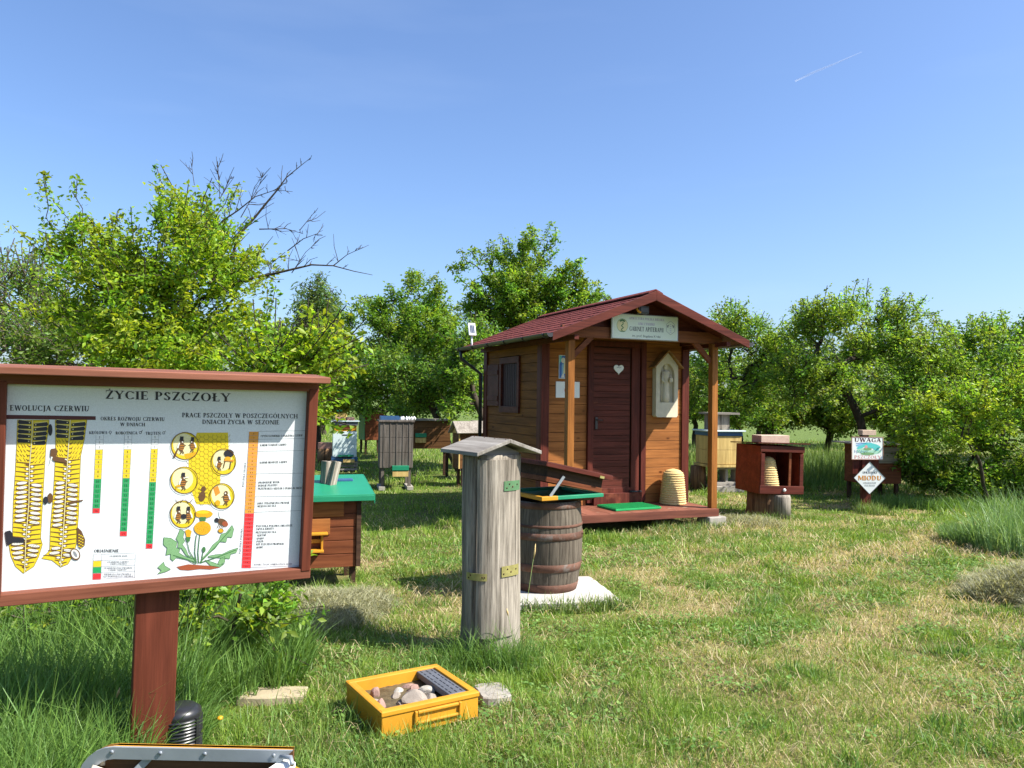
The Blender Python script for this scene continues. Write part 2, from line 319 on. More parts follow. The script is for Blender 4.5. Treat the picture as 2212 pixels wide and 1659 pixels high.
# ---------------- numeric noise, ground ----------------
def vnoise(x,y,seed=0):
    xi=np.floor(x).astype(np.int64); yi=np.floor(y).astype(np.int64); xf=x-xi; yf=y-yi
    def h(a,b):
        n=(a*374761393+b*668265263+seed*974711)&0x7fffffff; n=((n^(n>>13))*1274126177)&0x7fffffff; return ((n^(n>>16))&0xffff)/65535.
    u=xf*xf*(3-2*xf); v=yf*yf*(3-2*yf)
    return (h(xi,yi)*(1-u)+h(xi+1,yi)*u)*(1-v)+(h(xi,yi+1)*(1-u)+h(xi+1,yi+1)*u)*v
def fbm(x,y,seed=0,o=4):
    s=0;a=.5;t=0
    for i in range(o): s=s+a*vnoise(x*2**i+i*17.3,y*2**i+i*9.1,seed+i); t+=a; a*=.55
    return s/t
def dryness(x,y):
    """0 green .. 1 straw coloured: mown grass drying in swaths"""
    u=x*.80+y*.60; v=-x*.60+y*.80
    n=fbm(u*.55,v*1.5,3,4)*.55+fbm(x*2.6,y*2.6,11,3)*.45
    d=np.clip((n-.40)/.18,0,1)
    d=d*np.clip(1-(y-30)/25,0,1)
    near=np.clip((y-2.4)/2.6,.75,1)
    left=1/(1+np.exp((x+.95+.25*(y-4))*-5))    # greener under the tall grass on the left
    left=np.where(y>6.5,1,left)
    shade=np.where((x<-.4)&(y>7),.25,1.)
    return np.clip(d*near*left*shade,0,1)
def gh(x,y):
    h=.018*(fbm(x*.9,y*.9,21,3)-.5)*2+.012*(fbm(x*4,y*4,31,2)-.5)*2
    far=np.clip((y-14)/20,0,1)
    return h*(1-far)-.012
GREEN=np.array((.13,.205,.032)); GREEN2=np.array((.20,.26,.055)); STRAW=np.array((.44,.34,.17)); STRAW2=np.array((.36,.29,.14)); SOIL=np.array((.16,.12,.065))
def ground():
    n=420
    t=np.linspace(-1,1,n); xs=np.sinh(t*5.2)/np.sinh(5.2)*400
    ty=np.linspace(0,1,460); ys=np.sinh(ty*5.6)/np.sinh(5.6)*600+.5
    ysb=-np.linspace(.1,1,12)**2*60
    ys=np.concatenate([ysb[::-1],[0.],ys]); m=len(ys)
    X,Y=np.meshgrid(xs,ys); Z=gh(X,Y)
    me=bpy.data.meshes.new('ground'); me.vertices.add(n*m); me.vertices.foreach_set('co',np.stack([X,Y,Z],-1).astype('f').ravel())
    i=np.arange(n*m).reshape(m,n); q=np.stack([i[:-1,:-1],i[:-1,1:],i[1:,1:],i[1:,:-1]],-1).reshape(-1,4)
    me.loops.add(q.size); me.loops.foreach_set('vertex_index',q.ravel().astype('i')); me.polygons.add(len(q)); me.polygons.foreach_set('loop_start',np.arange(0,q.size,4,dtype='i'))
    me.update(calc_edges=True); me.polygons.foreach_set('use_smooth',[True]*len(q))
    d=dryness(X,Y)[...,None]; col=(GREEN*.75)*(1-d)+(STRAW2*.85)*d; s=np.clip((fbm(X*3,Y*3,77,3)-.58)/.1,0,1)[...,None]*.6; col=col*(1-s)+SOIL*s
    far=np.clip((Y-16)/12,0,1)[...,None]; col=col*(1-far)+np.array((.12,.17,.045))*far
    a=me.color_attributes.new('tint','FLOAT_COLOR','POINT'); a.data.foreach_set('color',np.concatenate([col,np.ones(col.shape[:2]+(1,))],-1).astype('f').ravel())
    mt,t,b=_pm('ground_soil_and_thatch',.95,.1); at=t.nodes.new('ShaderNodeAttribute'); at.attribute_name='tint'
    nz=_noise(t,60,6,_mapping(t,(1,1,1)),.75); r=_ramp(t,nz.outputs[0],[(.3,(.45,.45,.42)),(.7,(1.3,1.3,1.25))]); c=mixc(t,1.0,at.outputs['Color'],r.outputs[0],'MULTIPLY'); t.links.new(c,b.inputs['Base Color']); _bump(t,b,nz.outputs[0],.8,.02)
    me.materials.append(mt); o=bpy.data.objects.new('ground',me); C.objects.link(o); tag(o,'mown meadow ground with green and straw coloured patches','ground',kind='structure')
ground()
def mesh_np(name,co,faces_flat,nper,cols,mat,parent=None):
    me=bpy.data.meshes.new(name); nv=len(co); nf=len(faces_flat)//nper
    me.vertices.add(nv); me.vertices.foreach_set('co',co.astype('f').ravel())
    me.loops.add(len(faces_flat)); me.loops.foreach_set('vertex_index',faces_flat.astype('i')); me.polygons.add(nf); me.polygons.foreach_set('loop_start',np.arange(0,nf*nper,nper,dtype='i'))
    me.update(calc_edges=True)
    a=me.color_attributes.new('tint','FLOAT_COLOR','POINT'); a.data.foreach_set('color',np.concatenate([cols,np.ones((nv,1))],-1).astype('f').ravel())
    me.materials.append(mat); o=bpy.data.objects.new(name,me); C.objects.link(o)
    if parent: o.parent=parent
    return o
def blades(name,x,y,h,w,lean,col,seed,z0=None,parent=None,droop=.6):
    """x,y,h,w,lean arrays, col (n,3)"""
    rg=np.random.default_rng(seed); n=len(x); a=rg.uniform(0,2*np.pi,n); b=rg.uniform(0,2*np.pi,n)
    dx,dy=np.cos(a),np.sin(a); wx,wy=np.cos(b)*w/2,np.sin(b)*w/2
    z=gh(x,y)-.004 if z0 is None else z0
    co=np.zeros((n,5,3)); l1=lean*.4*h; l2=lean*h
    hz1=h*.55*np.sqrt(np.clip(1-(lean*.5)**2,.05,1)); hz2=h*np.sqrt(np.clip(1-(lean*.85)**2,.03,1))*(1-droop*.15*lean)
    co[:,0]=np.stack([x-wx,y-wy,z],-1); co[:,1]=np.stack([x+wx,y+wy,z],-1)
    co[:,2]=np.stack([x+dx*l1+wx*.8,y+dy*l1+wy*.8,z+hz1],-1); co[:,3]=np.stack([x+dx*l1-wx*.8,y+dy*l1-wy*.8,z+hz1],-1)
    co[:,4]=np.stack([x+dx*l2,y+dy*l2,z+hz2],-1)
    base=np.arange(n)[:,None]*5; f=(base+np.array([0,1,2,0,2,3,3,2,4])).ravel()
    return mesh_np(name,co.reshape(-1,3),f,3,np.repeat(col,5,0),M['grassm'],parent)
FOOT=[]   # rectangles kept free of blades: (cx,cy,hx,hy,rz)
def clear(x,y):
    k=np.ones(len(x),bool)
    for cx,cy,hx,hy,rz in FOOT:
        dx,dy=x-cx,y-cy; u=dx*math.cos(rz)+dy*math.sin(rz); v=-dx*math.sin(rz)+dy*math.cos(rz); k&=~((abs(u)<hx)&(abs(v)<hy))
    return k
def rot2(c,a,x,y): return (c[0]+x*math.cos(a)-y*math.sin(a),c[1]+x*math.sin(a)+y*math.cos(a))

# ---------------- hut ----------------
HA=R(22.5); H=(1.49,8.82)
hut=empty('wooden_hut',(H[0],H[1],0),HA,'small orange and maroon wooden hut with red shingle gable roof and open porch','hut')
XL,XR,YW,YB,DZ=-.985,1.0,.6,2.47,.21
def planks(mb,x0,x1,z0,z1,place,pitch=.108,mi=0,holes=()):
    z=z0; k=0
    while z<z1-.01:
        zt=min(z+pitch-.004,z1); segs=[(x0,x1)]
        for hx0,hx1,hz0,hz1 in holes:
            if zt>hz0+.002 and z<hz1-.002:
                ns=[]
                for a,b in segs:
                    if hx0>a: ns.append((a,min(b,hx0)))
                    if hx1<b: ns.append((max(a,hx1),b))
                segs=[q for q in ns if q[1]-q[0]>.005]
        for a,b in segs: place(mb,a,b,z,zt)
        z+=pitch; k+=1
def pl_front(mb,a,b,z,zt): mb.box(((a+b)/2,YW+.012,(z+zt)/2),(b-a,.024,zt-z))
m=MB(); planks(m,XL+.06,-.405,DZ,2.2,pl_front); planks(m,.4,XR-.06,DZ,2.2,pl_front); planks(m,-.405,.4,2.155,2.2,pl_front)
m.build('front_wall',M['orange_x'],hut,.0025)
m=MB(); m.box(((XL+XR)/2,YW+.034,1.15),(XR-XL-.02,.018,2.0)); m.box((XL+.034,(YW+YB)/2,1.15),(.016,YB-YW-.1,1.95)); m.box((XR-.034,(YW+YB)/2,1.15),(.016,YB-YW-.1,1.95)); m.box((0,YB-.03,1.15),(XR-XL-.1,.016,1.95))
m.build('wall_backing',M['dark_wood'],hut)
def pl_l(mb,a,b,z,zt): mb.box((XL+.012,(a+b)/2,(z+zt)/2),(.024,b-a,zt-z))
def pl_r(mb,a,b,z,zt): mb.box((XR-.012,(a+b)/2,(z+zt)/2),(.024,b-a,zt-z))
m=MB(); planks(m,YW+.05,YB-.05,.16,2.16,pl_l,holes=[(1.30,1.84,1.36,1.90)]); m.build('left_wall',M['orange_y'],hut,.0025)
m=MB(); planks(m,YW+.05,YB-.05,.16,2.16,pl_r); m.build('right_wall',M['orange_y'],hut,.0025)
m=MB(); planks(m,XL+.05,XR-.05,.16,2.16,lambda mb,a,b,z,zt: mb.box(((a+b)/2,YB-.012,(z+zt)/2),(b-a,.024,zt-z))); m.build('back_wall',M['orange_x'],hut)
for (x,y,sx,sy) in ((XL,YW,1,1),(XR,YW,-1,1),(XL,YB,1,-1),(XR,YB,-1,-1)):
    m=MB(); m.box((x-sx*.012+sx*.04,y-sy*.012,1.17),(.10,.024,2.02)); m.box((x-sx*.012,y+sy*.052,1.17),(.024,.102,2.02)); m.build('corner_board',M['maroon_v'],hut,.002)
# window with frame and open shutter on the left wall
fr=MB(); 
for z in(1.945,1.32): fr.box((XL-.012,1.57,z),(.03,.64,.08))
for y in(1.275,1.865): fr.box((XL-.013,y,1.632),(.028,.07,.545))
w=fr.build('window',M['maroon'],hut,.002)
m=MB(); m.box((XL+.02,1.57,1.632),(.006,.54,.545)); m.build('pane',M['pane'],w)
m=MB(); 
for k in range(9): m.box((XL+.006,1.335+k*.06,1.632),(.018,.05,.54))
m.build('inner_shutter',wood('dark_shutter_wood',(.05,.015,.02),(.02,.008,.012),'z',.5),w)
m=MB(); m.box((XL-.018,2.12,1.632),(.022,.40,.545)); m.box((XL-.034,2.12,1.80),(.01,.38,.06)); m.box((XL-.034,2.12,1.46),(.01,.38,.06)); m.build('shutter',M['maroon'],w,.002)
# gable walls
def gable(y,nm,mat):
    m=MB(); z=2.203; pts=lambda zz:(2.585-zz)/.415
    while z<2.58:
        a=pts(z); b=pts(min(z+.104,2.585)); m.prism([(-.05-a,z),(-.05+a,z),(-.05+b,min(z+.104,2.585)),(-.05-b,min(z+.104,2.585))],y,y+.024); z+=.108
    return m.build(nm,mat,hut)
gable(YW+.001,'front_gable',M['orange_x']); 
m=MB(); m.prism([(-.98,2.2),(.98,2.2),(-.03,2.585)],YB-.03,YB-.005); m.build('back_gable',M['orange_x'],hut)
# roof
RX0,RX1,RC,RZ0,RZP,RY0,RY1=-1.29,1.20,-.05,2.135,2.635,-.30,2.62
def slope(x0,z0,side,nm,mat):
    m=MB(); n=9; L=math.hypot(RC-x0,RZP-z0); 
    m.add([(x0,RY0,z0-.03),(RC,RY0,RZP-.03),(RC,RY1,RZP-.03),(x0,RY1,z0-.03),(x0,RY0,z0),(RC,RY0,RZP),(RC,RY1,RZP),(x0,RY1,z0)],[(0,1,2,3),(4,7,6,5),(0,4,5,1),(3,2,6,7),(0,3,7,4),(1,5,6,2)],1)
    rr=random.Random(5)
    for i in range(n+1):
        a=i/(n+.4); b=min((i+1.25)/(n+.4),1); y=RY0-.01-rr.uniform(0,.12)
        P=lambda t,h:(x0+(RC-x0)*t,z0+(RZP-z0)*t+h)
        while y<RY1+.01:
            y2=min(y+.165,RY1+.012); ya=max(y,RY0-.012)
            if y2-ya>.02:
                h=.012+rr.uniform(0,.003); (xa,za),(xb,zb)=P(a,h),P(b,.004)
                t=.007; g=.004
                m.add([(xa,ya+g,za-t),(xa,y2-g,za-t),(xb,y2-g,zb-t*.5),(xb,ya+g,zb-t*.5),(xa,ya+g,za),(xa,y2-g,za),(xb,y2-g,zb),(xb,ya+g,zb)],[(0,3,2,1),(4,5,6,7),(0,1,5,4),(1,2,6,5),(2,3,7,6),(3,0,4,7)],0)
            y+=.168
    return m.build(nm,[paint('red_bitumen_shingle'+nm,(.15,.038,.032),.35,18,.95,.15,.9,dirt=((.12,.03,.027),4,.55)),M['maroon']],hut)
slope(RX0,RZ0,-1,'roof_slope',None); slope(RX1,RZ0+.02,1,'roof_slope',None)
m=MB(); m.prism([(RC-.09,RZP-.012),(RC,RZP+.03),(RC+.09,RZP-.012),(RC+.09,RZP+.002),(RC,RZP+.042),(RC-.09,RZP+.002)],RY0-.012,RY1+.012); m.build('ridge_cap',bpy.data.materials['red_bitumen_shingleroof_slope'],hut)
# barge boards
for y,nm in((RY0-.027,'barge_board'),(RY1+.014,'barge_board')):
    for x0,z0 in((RX0-.01,RZ0),(RX1+.01,RZ0+.015)):
        m=MB(); m.prism([(x0,z0+.012),(RC,RZP+.022),(RC,RZP-.085),(x0,z0-.075)],y,y+.024); m.build(nm,M['maroon'],hut,.003)
# porch structure
for x in(-.945,.935):
    m=MB(); m.box((x,-.02,(DZ+2.13)/2),(.080,.080,2.13-DZ)); m.build('porch_post',M['orange_z'],hut,.004)
m=MB(); m.box((-.03,0,2.175),(2.14,.10,.085)); m.box((-.03,-.02,2.235),(2.05,.05,.05)); m.build('porch_beam',wood('red_brown_beam',(.22,.075,.03),(.11,.04,.02),'x',.55),hut,.003)
for x in(-.96,.90): 
    m=MB(); m.box((x,.3,2.175),(.09,.5,.085)); m.build('side_beam',M['maroon'],hut,.003)
for s,x in((1,-.92),(-1,.90)):
    m=MB(); m.bar((x,-.01,1.92),(x+s*.24,-.01,2.15),.045,.06); m.build('brace',M['redbrown'],hut,.003)  # darker red brown colour stands for the shade on the braces
m=MB(); m.prism([(-1.12,2.19),(1.02,2.19),(.03,2.585),(-.13,2.585)],.01,.03); m.build('porch_gable',M['maroon'],hut)
m=MB()
for k in range(5): m.box((-1.13+.0,0,0),(0,0,0)) if False else None
for x in(-1.0,-.5,.45,.95): 
    m.bar((x,RY0+.02,2.115),(x,RY1-.05,2.115),.05,.05) if abs(x)>.9 else None
if m.v: m.build('rafter',M['maroon'],hut)
# deck
m=MB()
for k in range(7):
    xa=-1.03+k*.285; m.box((xa+.14,.265,DZ-.014),(.279,.67,.028))
m.build('deck_boards',M['deck'],hut,.003)
m=MB(); m.box((-.03,-.083,DZ-.045),(2.01,.028,.088)); m.box((-.03,.3,DZ-.10),(1.94,.06,.08)); m.build('deck_fascia',wood('deck_fascia_wood',(.20,.07,.045),(.11,.04,.03),'x',.7),hut,.004)
for x,y in((.93,-.02),(-.97,-.02),(.93,2.3),(-.93,2.3)):
    m=MB(); m.box((0,0,.045),(.24,.24,.15)); m.build('foundation_block',M['concrete'],hut,.012,loc=(x,y,0))
# door
d=MB(); 
planks(d,-.327,.178,.36,2.09,lambda mb,a,b,z,zt: mb.box(((a+b)/2,YW+.002,(z+zt)/2),(b-a,.022,zt-z)),pitch=.075)
d.box((-.075,YW+.02,1.22),(.5,.01,1.72))
door=d.build('door',M['maroon'],hut,.002)
m=MB(); m.box((.255,YW-.006,1.215),(.115,.024,1.76)); m.box((-.33,YW-.003,1.215),(.022,.024,1.76)); m.box((-.06,YW-.001,.375),(.52,.028,.06)); m.build('door_stile',M['maroon_v'],door,.003)
m=MB(); m.box((-.285,YW-.02,1.18),(.03,.010,.14)); m.tube([(-.285,YW-.02,1.22),(-.285,YW-.05,1.22),(-.21,YW-.05,1.215)],.006,8); m.build('handle',M['black'],door)
m=MB(); m.tube([(.17,YW-.03,.36),(.33,YW-.045,.355)],.012,8); m.build('door_stop',M['black'],door)
m=MB(); m.box((-.37,YW-.012,1.20),(.065,.045,1.92)); m.box((.36,YW-.012,1.20),(.07,.045,1.92)); m.box((-.005,YW-.01,2.125),(.66,.042,.06)); m.box((0,YW-.03,.28),(.66,.07,.135)); m.build('door_frame',M['maroon_v'],hut,.003)
# gutters
def gutter(x,nm):
    g=MB(); n=8; s=1 if x<0 else -1
    for y0,y1,r in((RY0-.02,RY1+.02,.042),):
        vs=[];fs=[]
        for y in(y0,y1):
            for k in range(n+1):
                a=math.pi+math.pi*k/n; vs.append((x+r*math.cos(a),y,RZ0+.005+r*math.sin(a)))
            for k in range(n+1):
                a=math.pi+math.pi*(n-k)/n; vs.append((x+(r-.005)*math.cos(a),y,RZ0+.007+(r-.005)*math.sin(a)))
        q=2*(n+1)
        for k in range(q): fs.append((k,(k+1)%q,(k+1)%q+q,k+q))
        fs+= [tuple(range(q)),tuple(range(2*q-1,q-1,-1))]; g.add(vs,fs)
        for k in range(6):
            yy=y0+.1+k*(y1-y0-.2)/5; g.tube([(x+math.cos(t)*(r+.005),yy,RZ0+.006+math.sin(t)*(r+.005)) for t in [math.pi+math.pi*j/6 for j in range(7)]],.007,5)
    for y in(RY0-.022,RY1+.022): g.prism([(x+.044*math.cos(t),RZ0+.005+.044*math.sin(t)) for t in [math.pi+math.pi*j/8 for j in range(9)]],y-.004,y+.004)
    return g.build(nm,M['gutter'],hut)
gutter(RX0-.035,'gutter'); gutter(RX1+.035,'gutter')
m=MB(); m.tube([(RX0-.035,YB+.06,RZ0-.03),(RX0-.035,YB+.06,RZ0-.14),(XL-.05,YB+.06,RZ0-.34),(XL-.05,YB+.06,.2)],.026,8); m.build('downpipe',M['gutter'],hut)
def HP(x,y,z): return Vector((H[0]+x*math.cos(HA)-y*math.sin(HA),H[1]+x*math.sin(HA)+y*math.cos(HA),z))
# flood light under the gable
fl=empty('floodlight',HP(-.16,-.12,2.47),HA,'small black floodlight on a yellow bracket under the hut gable','floodlight')
m=MB(); m.box((.05,-.02,-.01),(.13,.06,.085)); m.box((.05,-.054,-.01),(.10,.008,.06)); m.build('lamp_housing',M['black'],fl,.004)
m=MB(); m.tube([(-.02,-.03,.03),(-.05,-.05,.0),(-.035,-.06,-.03),(0,-.06,-.045)],.012,8); m.build('bracket',M['yellow'],fl)
# solar lamp on the roof edge
sol=empty('solar_lamp',HP(-1.20,2.45,2.16),HA,'small white solar panel lamp on a pole at the rear roof corner','solar lamp')
m=MB(); m.tube([(0,0,-.05),(0,0,.16)],.014,8); m.build('pole',M['white'],sol)
m=MB(); m.box((0,0,0),(.105,.025,.185)); o=m.build('housing',M['white'],sol,.008); o.location=(0,0,.235); o.rotation_euler.x=R(-20)
m=MB()
for i in range(3):
    for j in range(5): m.box((-.024+i*.024,-.0137,-.048+j*.024),(.020,.003,.021))
o=m.build('solar_cells',paint('solar_cell_blue',(.03,.05,.10),.1,5,.2,.6),sol); o.location=(0,0,.235); o.rotation_euler.x=R(-20)

def panel_map(o,u,v,n):
    o,u,v,n=map(Vector,(o,u,v,n)); return lambda x,y,h: o+u*x+v*y+n*h
# name board over the porch
sg=empty('name_sign',HP(-.035,-.075,2.13),HA,'white name sign with green emblem and dark lettering above the porch beam','sign')
m=MB(); m.box((0,-.001,.145),(.875,.014,.285)); m.build('sign_plate',M['white'],sg,.004)
m=MB(); 
for z in(.008,.282): m.box((0,-.009,z),(.865,.003,.006))
for x in(-.43,.43): m.box((x,-.0088,.145),(.006,.003,.268))
m.build('sign_border',M['gutter'],sg)
d=Draw(panel_map((-.435,-.0085,.004),(1,0,0),(0,0,1),(0,-1,0)))
d.poly([(.02,.012),(.85,.012),(.85,.27),(.02,.27)],'plate',0)
d.text('APIKULTURA POLSKA BIELSKA',(.22,.222),(.68,.222),.026,'violet',sgn=1); d.text('LEKI Z PASIEKI',(.34,.165),(.55,.165),.026,'violet',sgn=1)
d.text('GABINET APITERAPII',(.225,.095),(.67,.095),.048,'black',sgn=1)
d.build('lettering',sg)
fc=bpy.data.curves.new('txt','FONT'); fc.body='im. prof. Bogdana Kędzi'; fc.size=.04; to=bpy.data.objects.new('txt',fc); C.objects.link(to); bpy.context.view_layer.update()
tm=bpy.data.meshes.new_from_object(to.evaluated_get(bpy.context.evaluated_depsgraph_get())); xm=max(v.co.x for v in tm.vertices)
to2=bpy.data.objects.new('lettering',tm); C.objects.link(to2); tm.materials.clear(); tm.materials.append(_ink['black']); to2.parent=sg
for v in tm.vertices: v.co=Vector((-.435+.26+v.co.x/xm*.37,-.0098,.034+v.co.y*.9))
bpy.data.objects.remove(to)
d=Draw(panel_map((-.435,-.0085,.004),(1,0,0),(0,0,1),(0,-1,0)))
d.ell(.135,.15,.072,.075,'leafpale',1,28); d.ell(.135,.15,.068,.071,'cream',2,28); d.line([(.10,.085),(.17,.085)],.008,'leafgreen',3); d.line([(.135,.09),(.12,.105),(.15,.125),(.12,.145),(.145,.165),(.14,.19)],.010,'leafgreen',3)
for a in(60,90,120,150,30): d.ell(.135+.03*math.cos(R(a)),.185+.025*math.sin(R(a)),.014,.008,'leafgreen',4,10,a)
d.build('green_emblem',sg)
d=Draw(panel_map((-.435,-.0085,.004),(1,0,0),(0,0,1),(0,-1,0)))
hx=[(.765+.065*math.cos(R(a)),.15+.078*math.sin(R(a))) for a in range(30,390,60)]; d.line(hx+[hx[0]],.004,'grey',1); 
for s in(-1,1): d.ell(.765+s*.04,.165,.007,.018,'grey',2,12,-20*s); d.ell(.765+s*.028,.175,.006,.012,'grey',2,12,30*s)
for k in range(5): d.ell(.765,.10+k*.022,.012-.001*k,.009,'lightgrey',3,12); d.line([(.752,.10+k*.022),(.778,.10+k*.022)],.002,'grey',4)
d.build('grey_emblem',sg)
# blue picture and white notice on the front wall
pc=empty('picture_plaque',HP(-.70,YW-.004,1.70),HA,'blue and white picture plaque behind the left porch post','plaque')
m=MB(); m.box((0,0,.135),(.16,.012,.275)); m.build('plate',M['white'],pc,.003)
d=Draw(panel_map((-.075,-.0065,0),(1,0,0),(0,0,1),(0,-1,0))); d.poly([(0,.005),(.15,.005),(.15,.265),(0,.265)],'blue',0); d.poly([(0,.17),(.02,.2),(.03,.265),(0,.265)],'teal',1); d.ell(.05,.21,.028,.032,'larva',2); d.poly([(.03,.03),(.05,.03),(.06,.16),(.045,.18),(.03,.15)],'skyblue',2); d.poly([(.05,.06),(.09,.05),(.11,.18),(.06,.2)],'cream',3); d.poly([(.02,.01),(.07,.01),(.06,.06),(.04,.05)],'larva',4)
d.build('painted_figure',pc)
nc=empty('notice_plate',HP(-.66,YW-.004,1.475),HA,'blank white notice plate below the blue picture','notice')
m=MB(); m.box((0,0,.095),(.31,.01,.19)); m.build('plate',M['white'],nc,.004)
d=Draw(panel_map((-.15,-.0055,0),(1,0,0),(0,0,1),(0,-1,0))); d.ell(.125,.09,.02,.035,'red',1); d.line([(.08,.06),(.09,.12)],.003,'lightgrey',1); d.build('red_mark',nc)
# heart
ht=empty('heart_ornament',HP(.012,YW-.012,1.83),HA,'white heart ornament hanging on the hut door','heart')
pts=[(.062*1.0*math.sin(t)**3*1.0,.062*(13*math.cos(t)-5*math.cos(2*t)-2*math.cos(3*t)-math.cos(4*t))/15.) for t in [2*math.pi*i/40 for i in range(40)]]
m=MB(); m.prism([(a*1.08,b) for a,b in pts],-.012,0); m.build('heart',M['white'],ht,.003)
m=MB(); m.tube([(0,-.004,.055),(0,0,.085)],.002,5); m.build('string',M['gutter'],ht)
m=MB(); m.tube([(-.03,-.014,.01),(-.01,-.014,.022),(.01,-.014,.012),(.03,-.014,.02)],.002,5); m.build('painted_line',M['gutter'],ht)
# relief plaque
pq=empty('relief_plaque',HP(.655,YW-.003,1.255),HA,'carved cream plaque of a robed figure in an arched niche beside the door','relief')
W2=.158; arch=[(-.105,.18),(.105,.18)]+[(.105*math.cos(R(a)),.50+.155*math.sin(R(a))) for a in range(0,181,12)]
outer=[(-W2,0.02),(-W2+.02,0),(W2-.02,0),(W2,.02),(W2,.63),(.0,.80),(-W2,.63)]
m=MB(); m.prism(outer,-.035,0)
bm=bmesh.new()
def loopv(p,y): return [bm.verts.new((a,y,b)) for a,b in p]
# front ring (outer minus arch) with thickness
o1=loopv(outer,-.085); a1=loopv(arch,-.085); o0=loopv(outer,-.035); a0=loopv(arch,-.035)
eo=[bm.edges.new((o1[i],o1[(i+1)%len(o1)])) for i in range(len(o1))]; ea=[bm.edges.new((a1[i],a1[(i+1)%len(a1)])) for i in range(len(a1))]
bmesh.ops.triangle_fill(bm,use_beauty=True,use_dissolve=False,edges=eo+ea)
for A,B in((o1,o0),(a1,a0)):
    for i in range(len(A)): bm.faces.new((A[i],A[(i+1)%len(A)],B[(i+1)%len(A)],B[i]))
bmesh.ops.recalc_face_normals(bm,faces=bm.faces); me=bpy.data.meshes.new('niche_frame'); 
bm.verts.ensure_lookup_table(); bm.to_mesh(me); bm.free(); me.materials.append(M['plaster']); o=bpy.data.objects.new('niche_frame',me); C.objects.link(o); o.parent=pq
m.build('back_slab',M['plaster'],pq,.003)
m=MB()
prof=[(.0,.175),(.052,.18),(.050,.25),(.042,.36),(.040,.44),(.052,.50),(.058,.54),(.045,.565),(.018,.575),(.016,.585),(.028,.60),(.031,.625),(.027,.645),(.03,.65),(.024,.675),(.0,.70)]
m.lathe(prof,20,(0,0,0),fr=lambda a,z:1+.12*math.cos(9*a)*(z<.5))
fig=m; fig.v=[(x,-.045+y*.75,z) for x,y,z in fig.v]
fig.tube([(-.05,-.06,.52),(-.068,-.08,.45),(-.045,-.095,.42)],[.016,.015,.011],8); fig.tube([(.05,-.06,.52),(.066,-.085,.45),(.035,-.1,.44)],[.016,.015,.011],8); fig.box((.045,-.1,.455),(.04,.02,.05))
fig.tube([(-.072,-.075,.18),(-.07,-.08,.40),(-.066,-.08,.62)],.006,6)
fig.build('carved_figure',M['plaster'],pq)
m=MB()
for s in(-1,1): m.bar((0,-.055,.815),(s*.21,-.055,.60),.15,.016)
m.build('little_roof',wood('plaque_roof_wood',(.36,.20,.08),(.2,.1,.04),'y',.6),pq,.002)
# green mat
mt_=empty('door_mat',HP(-.02,.26,DZ+.001),HA+R(3),'bright green door mat on the porch deck','mat')
m=MB(); m.box((0,0,.014),(.62,.40,.022)); 
for k in range(24): m.box((-.29+k*.0252,0,.028),(.012,.38,.008))
m.build('mat_body',M['green_mat'],mt_,.003)
# skep
def skep(name,loc,h,rb,rt_,label,tilt=0,group=None):
    e=empty(name,loc,R(20),label,'straw skep',group,ry=tilt)
    prof=[];n=15
    for i in range(n):
        for k in range(5):
            t=(i+k/5)/n; z=t*h*.985; 
            r=rb+(rt_-rb)*min(t/.82,1)**1.3
            if t>.82: q=(t-.82)/.18; r=rt_*math.sqrt(max(1-q*q*.93,.02))
            prof.append((r+.012*math.sin(math.pi*k/5)**.6,z))
    prof.append((.01,h)); m=MB(); m.lathe(prof,48,fr=lambda a,z:1+.012*math.sin(a*26+z*300)+.01*math.sin(a*3+z*9)); m.build('straw_coils',M['straw'],e)
    m=MB(); m.box((0,0,0),(0,0,0)) if False else None
    return e
skep('skep',HP(.69,.42,DZ),.425,.150,.118,'domed coiled straw skep standing on the porch deck')
# ---------------- information board ----------------
bd=empty('info_board',(0,0,0),0,'large maroon framed board about the life of the bee on a single thick post','information board')
BM=Matrix.Rotation(R(29.37),4,'Z')@Matrix.Rotation(R(4.37),4,'X')@Matrix.Rotation(R(.48),4,'Y')
base=Vector((-1.2614,2.8659,1.125))-BM.to_3x3()@Vector((0,0,1.125))
bd.location=base; bd.rotation_euler=BM.to_euler()
ZC=1.125; PH=.705
m=MB(); m.box((-.012,.055,.62),(.148,.075,1.36)); m.build('post',M['board_z'],bd,.004)
m=MB(); m.box((0,.009,ZC),(1.01,.012,PH+.01)); poster=m.build('poster',ink('poster_white',(.60,.62,.63),.4),bd)
for z,h in((ZC+PH/2+.019,.038),(ZC-PH/2-.0205,.041)):
    m=MB(); m.box((0,.001,z),(1.075,.07,h)); m.build('frame_rail',M['board_x'],bd,.003)
for x in(-.517,.517):
    m=MB(); m.box((x,.0,ZC),(.036,.074,PH+.02)); m.build('frame_stile',M['board_z'],bd,.003)
for sx in(-1,1):
  for sz in(-1,1):
    m=MB(); m.tube([(sx*.49,-.0275,ZC+sz*(PH/2+.012)),(sx*.49,-.0285,ZC+sz*(PH/2+.012))],.004,8); m.build('screw',M['dark_wood'],bd)
m=MB(); m.box((-.005,-.032,ZC+PH/2+.0505),(1.115,.205,.024)); m.build('cap_board',wood('cap_board_wood',(.27,.11,.07),(.17,.065,.04),'x',.6),bd,.003)
m=MB(); m.box((0,.028,ZC),(1.03,.014,PH+.03)); m.build('back_panel',M['brown_wood'],bd)
